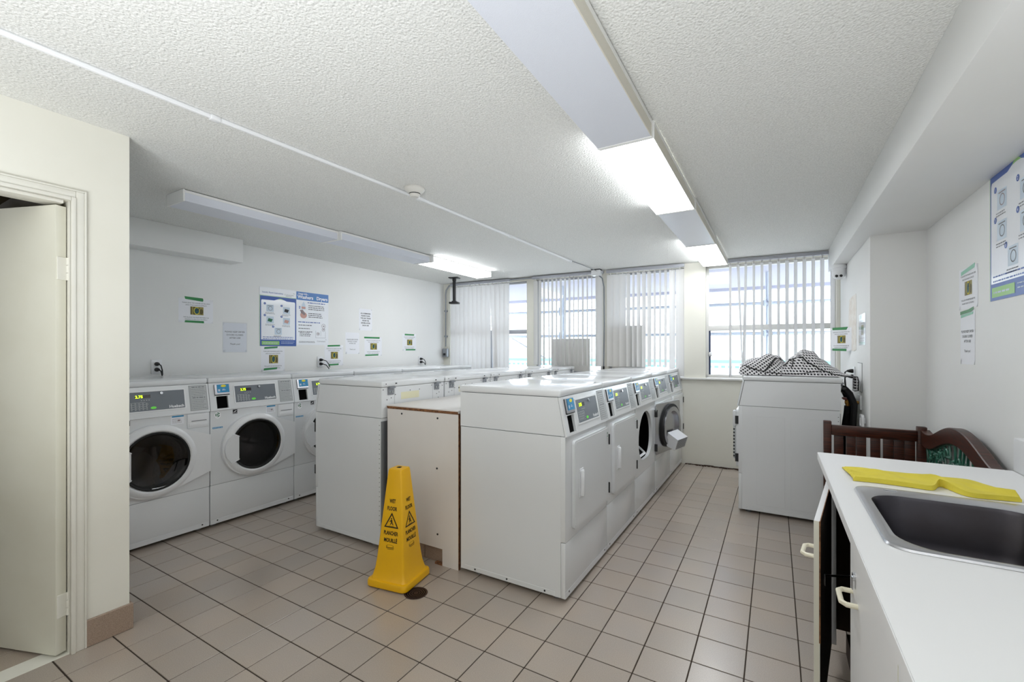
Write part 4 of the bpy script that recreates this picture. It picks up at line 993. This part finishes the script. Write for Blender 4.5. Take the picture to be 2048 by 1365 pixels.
b = MB(); b.box(.325, .36, 1.985, 1.998, ZT+.0065, ZT+.0075); b.build('rim_plate', 'chrome', t)

cb = thing('sink_cabinet', 'white sink base cabinet with one door ajar on a dark inside', 'cabinet', (0, 0, 0))
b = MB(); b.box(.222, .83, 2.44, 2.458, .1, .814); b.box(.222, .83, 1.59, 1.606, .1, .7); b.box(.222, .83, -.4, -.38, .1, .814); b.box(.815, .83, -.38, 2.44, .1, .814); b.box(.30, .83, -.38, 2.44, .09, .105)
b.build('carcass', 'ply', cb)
b = MB(); b.box(.27, .285, -.38, 2.44, 0, .09); b.build('kick_board', 'ply', cb)
b = MB(); b.box(.205, .222, 2.305, 2.458, .1, .814, .001, 1); b.box(.205, .222, -.4, 2.305, .796, .814, .001, 1); b.build('face_frame', 'laminate', cb)
def cab_door(y0, y1, ang, handle_y, label=None):
    w = y1-y0
    b = MB(); b.box(0, .017, -w, 0, 0, .69, .0012, 1); d = b.build('door', 'laminate', cb, (.187, y1, .102), ang)
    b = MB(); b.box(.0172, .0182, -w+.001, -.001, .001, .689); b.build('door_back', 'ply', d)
    b = MB(); b.box(.0005, .0165, -w-.0008, -w, .0, .69); b.build('door_edge', 'doorpaint', d)
    b = MB(); zc = .565; y = -w+handle_y
    b.tube([(0.002, y+.045, zc), (-.024, y+.045, zc), (-.034, y+.033, zc), (-.034, y-.033, zc), (-.024, y-.045, zc), (.002, y-.045, zc)], .0068, 10); b.build('handle', 'offwhite', d)
    return d
d = cab_door(1.725, 2.298, R(-8), .07)
b = MB(); b.tube([(.019, -.40, .45), (.06, -.36, .445), (.14, -.30, .44)], .004, 8); b.box(.018, .024, -.44, -.40, .43, .47, .001, 1); b.build('stay_rod', 'chrome', d)
b = MB(); b.box(.0145, .0186, -.5745, -.5728, .30, .6905); b.box(.0165, .0186, -.5745, -.01, .6885, .6908); b.build('worn_edge', 'chip', d)
d = cab_door(1.03, 1.60, 0, .48)
b = MB(); b.cyl((.001, -.09, .625), (-.006, -.09, .625), .011, 14); b.box(-.008, -.005, -.096, -.084, .59, .625, .001, 1); b.build('lock', 'chrome', d)
d = cab_door(.45, 1.02, 0, .48)

t = thing('yellow_cloth', 'folded yellow cleaning cloth lying behind the sink', 'cloth', (0, 0, 0))
def cloth(nu, nv, off=0):
    b = MB()
    for i in range(nu+1):
        u = i/nu
        for j in range(nv+3):
            v = min(max((j-1)/nv, 0), 1)
            xf = .252+.432*u; xb = .240+.448*u
            yf = 2.078+.018*sin(u*5+.6)+.085*math.exp(-((u-.60)/.055)**2)-.012*math.exp(-((u-.74)/.1)**2); yb = 2.300+.006*sin(u*9)-.12*max(0, (u-.82)/.18)**1.2
            x = xf+(xb-xf)*v; y = yf+(yb-yf)*v
            h = .016*(1-v)**.4+.004*v+.010*math.exp(-((v-.45-.25*sin(u*4.2))/.10)**2)*(.3+u)+.004*sin(u*19+v*6)*v*(1-v)*4+.012*math.exp(-((u-.6-.3*v)/.06)**2)*(1-v)
            h += .003*sin(v*31+u*3)*math.exp(-((u)/.25)**2)
            z = ZT+.0012+max(h, .003)*(1 if 0 < j < nv+2 else 0)
            if i in (0, nu): z = ZT+.0012+max(h, .003)*.55*(1 if 0 < j < nv+2 else 0)
            b.v.append((x, y, z))
    m = nv+3
    b.f = [(i*m+j, (i+1)*m+j, (i+1)*m+j+1, i*m+j+1) for i in range(nu) for j in range(m-1)]
    return b
cloth(64, 26).build('fold', 'yelcloth', t)
b = MB(); b.tube([(.243, 2.29, ZT+.004), (.248, 2.2, ZT+.010), (.256, 2.10, ZT+.013)], .0035, 6); b.build('rolled_hem', 'yelcloth', t)

# ------------------------------------------------------------------ checked scarf on the lone dryer
t = thing('checked_scarf', 'crumpled black and white checked scarf with black hems on the lone dryer', 'scarf', (0, 0, 0))
ZD = 1.1325
def prof(x):
    P = [(-.27, .03), (-.25, .092), (-.21, .118), (-.13, .142), (-.03, .172), (.03, .155), (.07, .12), (.12, .155), (.20, .215), (.26, .20), (.33, .135), (.41, .07), (.47, .022), (.53, .012)]
    for (a, p), (c, q) in zip(P, P[1:]):
        if a <= x <= c:
            k = (x-a)/(c-a); k = k*k*(3-2*k); return p+(q-p)*k
    return .01
def surf(x, v):
    fr = 4.225+.02*sin(x*9+1)+(.02 if x > .3 else 0); bk = 4.66+.04*sin(x*7)
    if x > .3: bk -= (x-.3)*1.2; fr += (x-.3)*.25
    y = fr+(bk-fr)*v
    up = min(1, v/.32); up = 1-(1-up)**2.4
    dn = 1 if v < .55 else max(0, 1-((v-.55)/.45)**2)
    s_ = up*dn; h = prof(x)*s_
    f = 1 if x < .07 else .3
    fold = f*(.010*sin(v*11+x*17)+.005*sin(x*41-v*8))*s_-.03*math.exp(-((x-.055-.12*(v-.25))/.022)**2)*s_
    fold -= .035*math.exp(-((v-.10)/.07)**2)*math.exp(-((x-.19)/.09)**2)
    return V((x, y-.02*(1-v)*sin(pi*min(1, v*2))*(x < .2), ZD+max(h+fold, .004)))
def scarf_mesh():
    nx, nv = 120, 56; G = [[surf(-.262+.772*i/nx, j/nv) for j in range(nv+1)] for i in range(nx+1)]; vs_ = []; uv = []
    au = [0]*(nv+1)
    for i in range(nx+1):
        av = 0
        for j in range(nv+1):
            if i: au[j] += (G[i][j]-G[i-1][j]).length
            if j: av += (G[i][j]-G[i][j-1]).length
            x = G[i][j].x; k = .6 if x < .05 else 0
            vs_.append(G[i][j]); uv.append((au[j]*cos(k)+av*sin(k), av*cos(k)-au[j]*sin(k)))
    m = nv+1; fs = [(i*m+j, (i+1)*m+j, (i+1)*m+j+1, i*m+j+1) for i in range(nx) for j in range(nv)]
    o = len(vs_)                                 # the tail that slips over the back edge
    for i in range(13):
        for j in range(9):
            k = i/12; a = min(1, max(0, (k-.25)/.3)); x = .495+.045*min(k*2.4, 1)+.012*sin(j*1.4)*a; z = ZD+.006-.105*max(0, k-.35)/.65; y = 4.29+.13*j/8-.03*k*(j/8-.5)
            vs_.append(V((x, y, z))); uv.append((k*.16, j/8*.13))
    fs += [(o+i*9+j, o+(i+1)*9+j, o+(i+1)*9+j+1, o+i*9+j+1) for i in range(12) for j in range(8)]
    me = bpy.data.meshes.new('weave'); me.from_pydata([tuple(p) for p in vs_], [], fs); me.materials.append(MT['check'])
    L = me.uv_layers.new(name='UVMap')
    for lp in me.loops: L.data[lp.index].uv = uv[lp.vertex_index]
    me.polygons.foreach_set('use_smooth', [True]*len(me.polygons)); me.update()
    o = bpy.data.objects.new('weave', me); COL.objects.link(o); o.parent = t
scarf_mesh()
def ribbon(pts, w, name='hem'):
    b = MB(); P = [surf(*p)+V((0, -.002, .004)) for p in pts]
    for k in range(len(P)):
        tg = (P[min(k+1, len(P)-1)]-P[max(k-1, 0)]).normalized(); s_ = tg.cross(V((-.2, -.7, .6))).normalized()*w/2; b.v += [tuple(P[k]-s_), tuple(P[k]+s_)]
    b.f = [(2*k, 2*k+1, 2*k+3, 2*k+2) for k in range(len(P)-1)]; b.build(name, 'black', t)
def path(a, n=16):
    o = []
    for i in range(n+1):
        q = i/n*(len(a)-1); k = min(int(q), len(a)-2); f = q-k; o.append((a[k][0]+(a[k+1][0]-a[k][0])*f, a[k][1]+(a[k+1][1]-a[k][1])*f))
    return o
ribbon(path([(.045, .36), (.02, .22), (-.02, .10), (-.075, .03)], 22), .018)
ribbon(path([(-.24, .16), (-.18, .08), (-.12, .04), (-.075, .03)], 20), .009)
ribbon(path([(.06, .12), (.10, .19), (.15, .20), (.22, .12), (.30, .06), (.40, .03), (.50, .03)], 30), .009)
ribbon(path([(-.075, .02), (.05, .015), (.2, .02), (.30, .04)], 24), .007)
ribbon(path([(.13, .19), (.12, .11), (.11, .08)], 8), .007)
b = MB(); b.tube([(.50, 4.29, ZD+.006), (.545, 4.288, ZD+.004), (.552, 4.288, ZD-.03), (.55, 4.29, ZD-.10), (.535, 4.34, ZD-.108), (.53, 4.41, ZD-.104)], .004, 6); b.build('hem', 'black', t)

# ------------------------------------------------------------------ wooden bench along the right wall
t = thing('wooden_bench', 'dark stained wooden bench with arched back and green cast iron panel', 'bench', (.56, 3.3, 0))
def wb(name, x0, x1, y0, y1, z0, z1, bev=.004, m='wood'):
    b = MB(); b.box(x0-.56, x1-.56, y0-3.3, y1-3.3, z0, z1, bev); return b.build(name, m, t)
YB = 3.80
wb('post', .290, .335, YB-.05, YB, 0, .853); wb('post', .782, .828, YB-.05, YB, 0, .853)
wb('top_rail', .335, .782, YB-.042, YB-.008, .758, .826); wb('lower_rail', .335, .782, YB-.042, YB-.008, .40, .45)
for x in (.350, .418, .474, .548, .614, .668, .722): wb('slat', x, x+.052, YB-.03, YB-.012, .45, .765, .002)
wb('post', .290, .335, 2.64, 2.69, 0, .62); wb('post', .782, .828, 2.64, 2.69, 0, .80)
wb('arm_rail', .29, .83, 2.63, 2.70, .62, .65)
for i in range(5): wb('seat_slat', .30+.095*i, .30+.095*i+.08, 2.66, YB-.03, .41, .435, .003)
wb('front_rail', .29, .315, 2.69, YB-.05, .34, .405); wb('back_rail', .805, .83, 2.69, YB-.05, .44, .49)
def az(y):                                       # outer height of the arched top rail along the bench
    d = abs(y-3.13); 
    return .838+.098*max(0, cos(min(d/.42, 1)*pi/2))**1.15 if d < .42 else .838-.012*sin(min((d-.42)/.2, 1)*pi)
b = MB(); N = 40; ys = [2.66+(YB-.05-2.66)*i/N for i in range(N+1)]
for y in ys:
    z = az(y); zi = z-.085
    for x, zz in ((.795, zi), (.795, z-.004), (.799, z), (.837, z), (.841, z-.004), (.841, zi)): b.v.append((x-.56, y-3.3, zz))
for i in range(N): b.f += [(6*i+k, 6*i+(k+1) % 6, 6*(i+1)+(k+1) % 6, 6*(i+1)+k) for k in range(6)]
b.f += [tuple(range(6)), tuple(range(6*N+5, 6*N-1, -1))]; b.build('arched_rail', 'wood', t)
ir = MB(); q = random.Random(3); x0 = .815-.56
def irz(y, k): return .49+(az(y)-.08-.49)*k
for k0 in (.02, .98): ir.tube([(x0, y-3.3, irz(y, k0)) for y in ys[1:-1]], .008, 6)
for i in range(15):
    y = 2.72+.07*i; ir.tube([(x0, y+.02*sin(k*5+i)-3.3, irz(min(max(y, 2.67), 3.74), .02+.96*k)) for k in [j/8 for j in range(9)]], .006, 6)
for i in range(46):
    y = q.uniform(2.72, 3.72); k = q.uniform(.12, .9); r = q.uniform(.018, .04); a0 = q.uniform(0, 6); zc = irz(y, k)
    ir.tube([(x0-.006, y-3.3+r*(1-.06*j)*cos(a0+.55*j), zc+r*(1-.06*j)*sin(a0+.55*j)) for j in range(11)], .006, 5)
for i in range(60):
    y = q.uniform(2.72, 3.72); zc = irz(y, q.uniform(.08, .92)); ir.lathe([(0, -.006), (q.uniform(.010, .02), 0), (0, .010)], (x0-.006, y-3.3, zc), (-1, 0, 0), 7)
o = ir.build('iron_panel', 'iron', t); o['label'] = 'green cast iron panel of leafy scrolls'; o['kind'] = 'stuff'

# ------------------------------------------------------------------ crumbs of plaster and dirt under the window wall
d = MB(); q = random.Random(5)
for i in range(150):
    x = q.choice((q.uniform(-1.38, -.1), q.gauss(-.93, .12))); y = -.008-abs(q.gauss(0, .016)); r = q.uniform(.004, .014)
    d.lathe([(0, 0), (r, .001), (r*.7, r*.7), (0, r*.9)], (x, y, 0), (0, 0, 1), 5)
for i in range(14): x = -1.38+.1*i; d.box(x, x+.1, -.006, .001, .0, q.uniform(.004, .012))
o = d.build('dirt_line', 'dirt', None, PW, WA); tag(o, 'dark crumbs and dirt along the foot of the window wall', 'dirt', None, 'stuff')
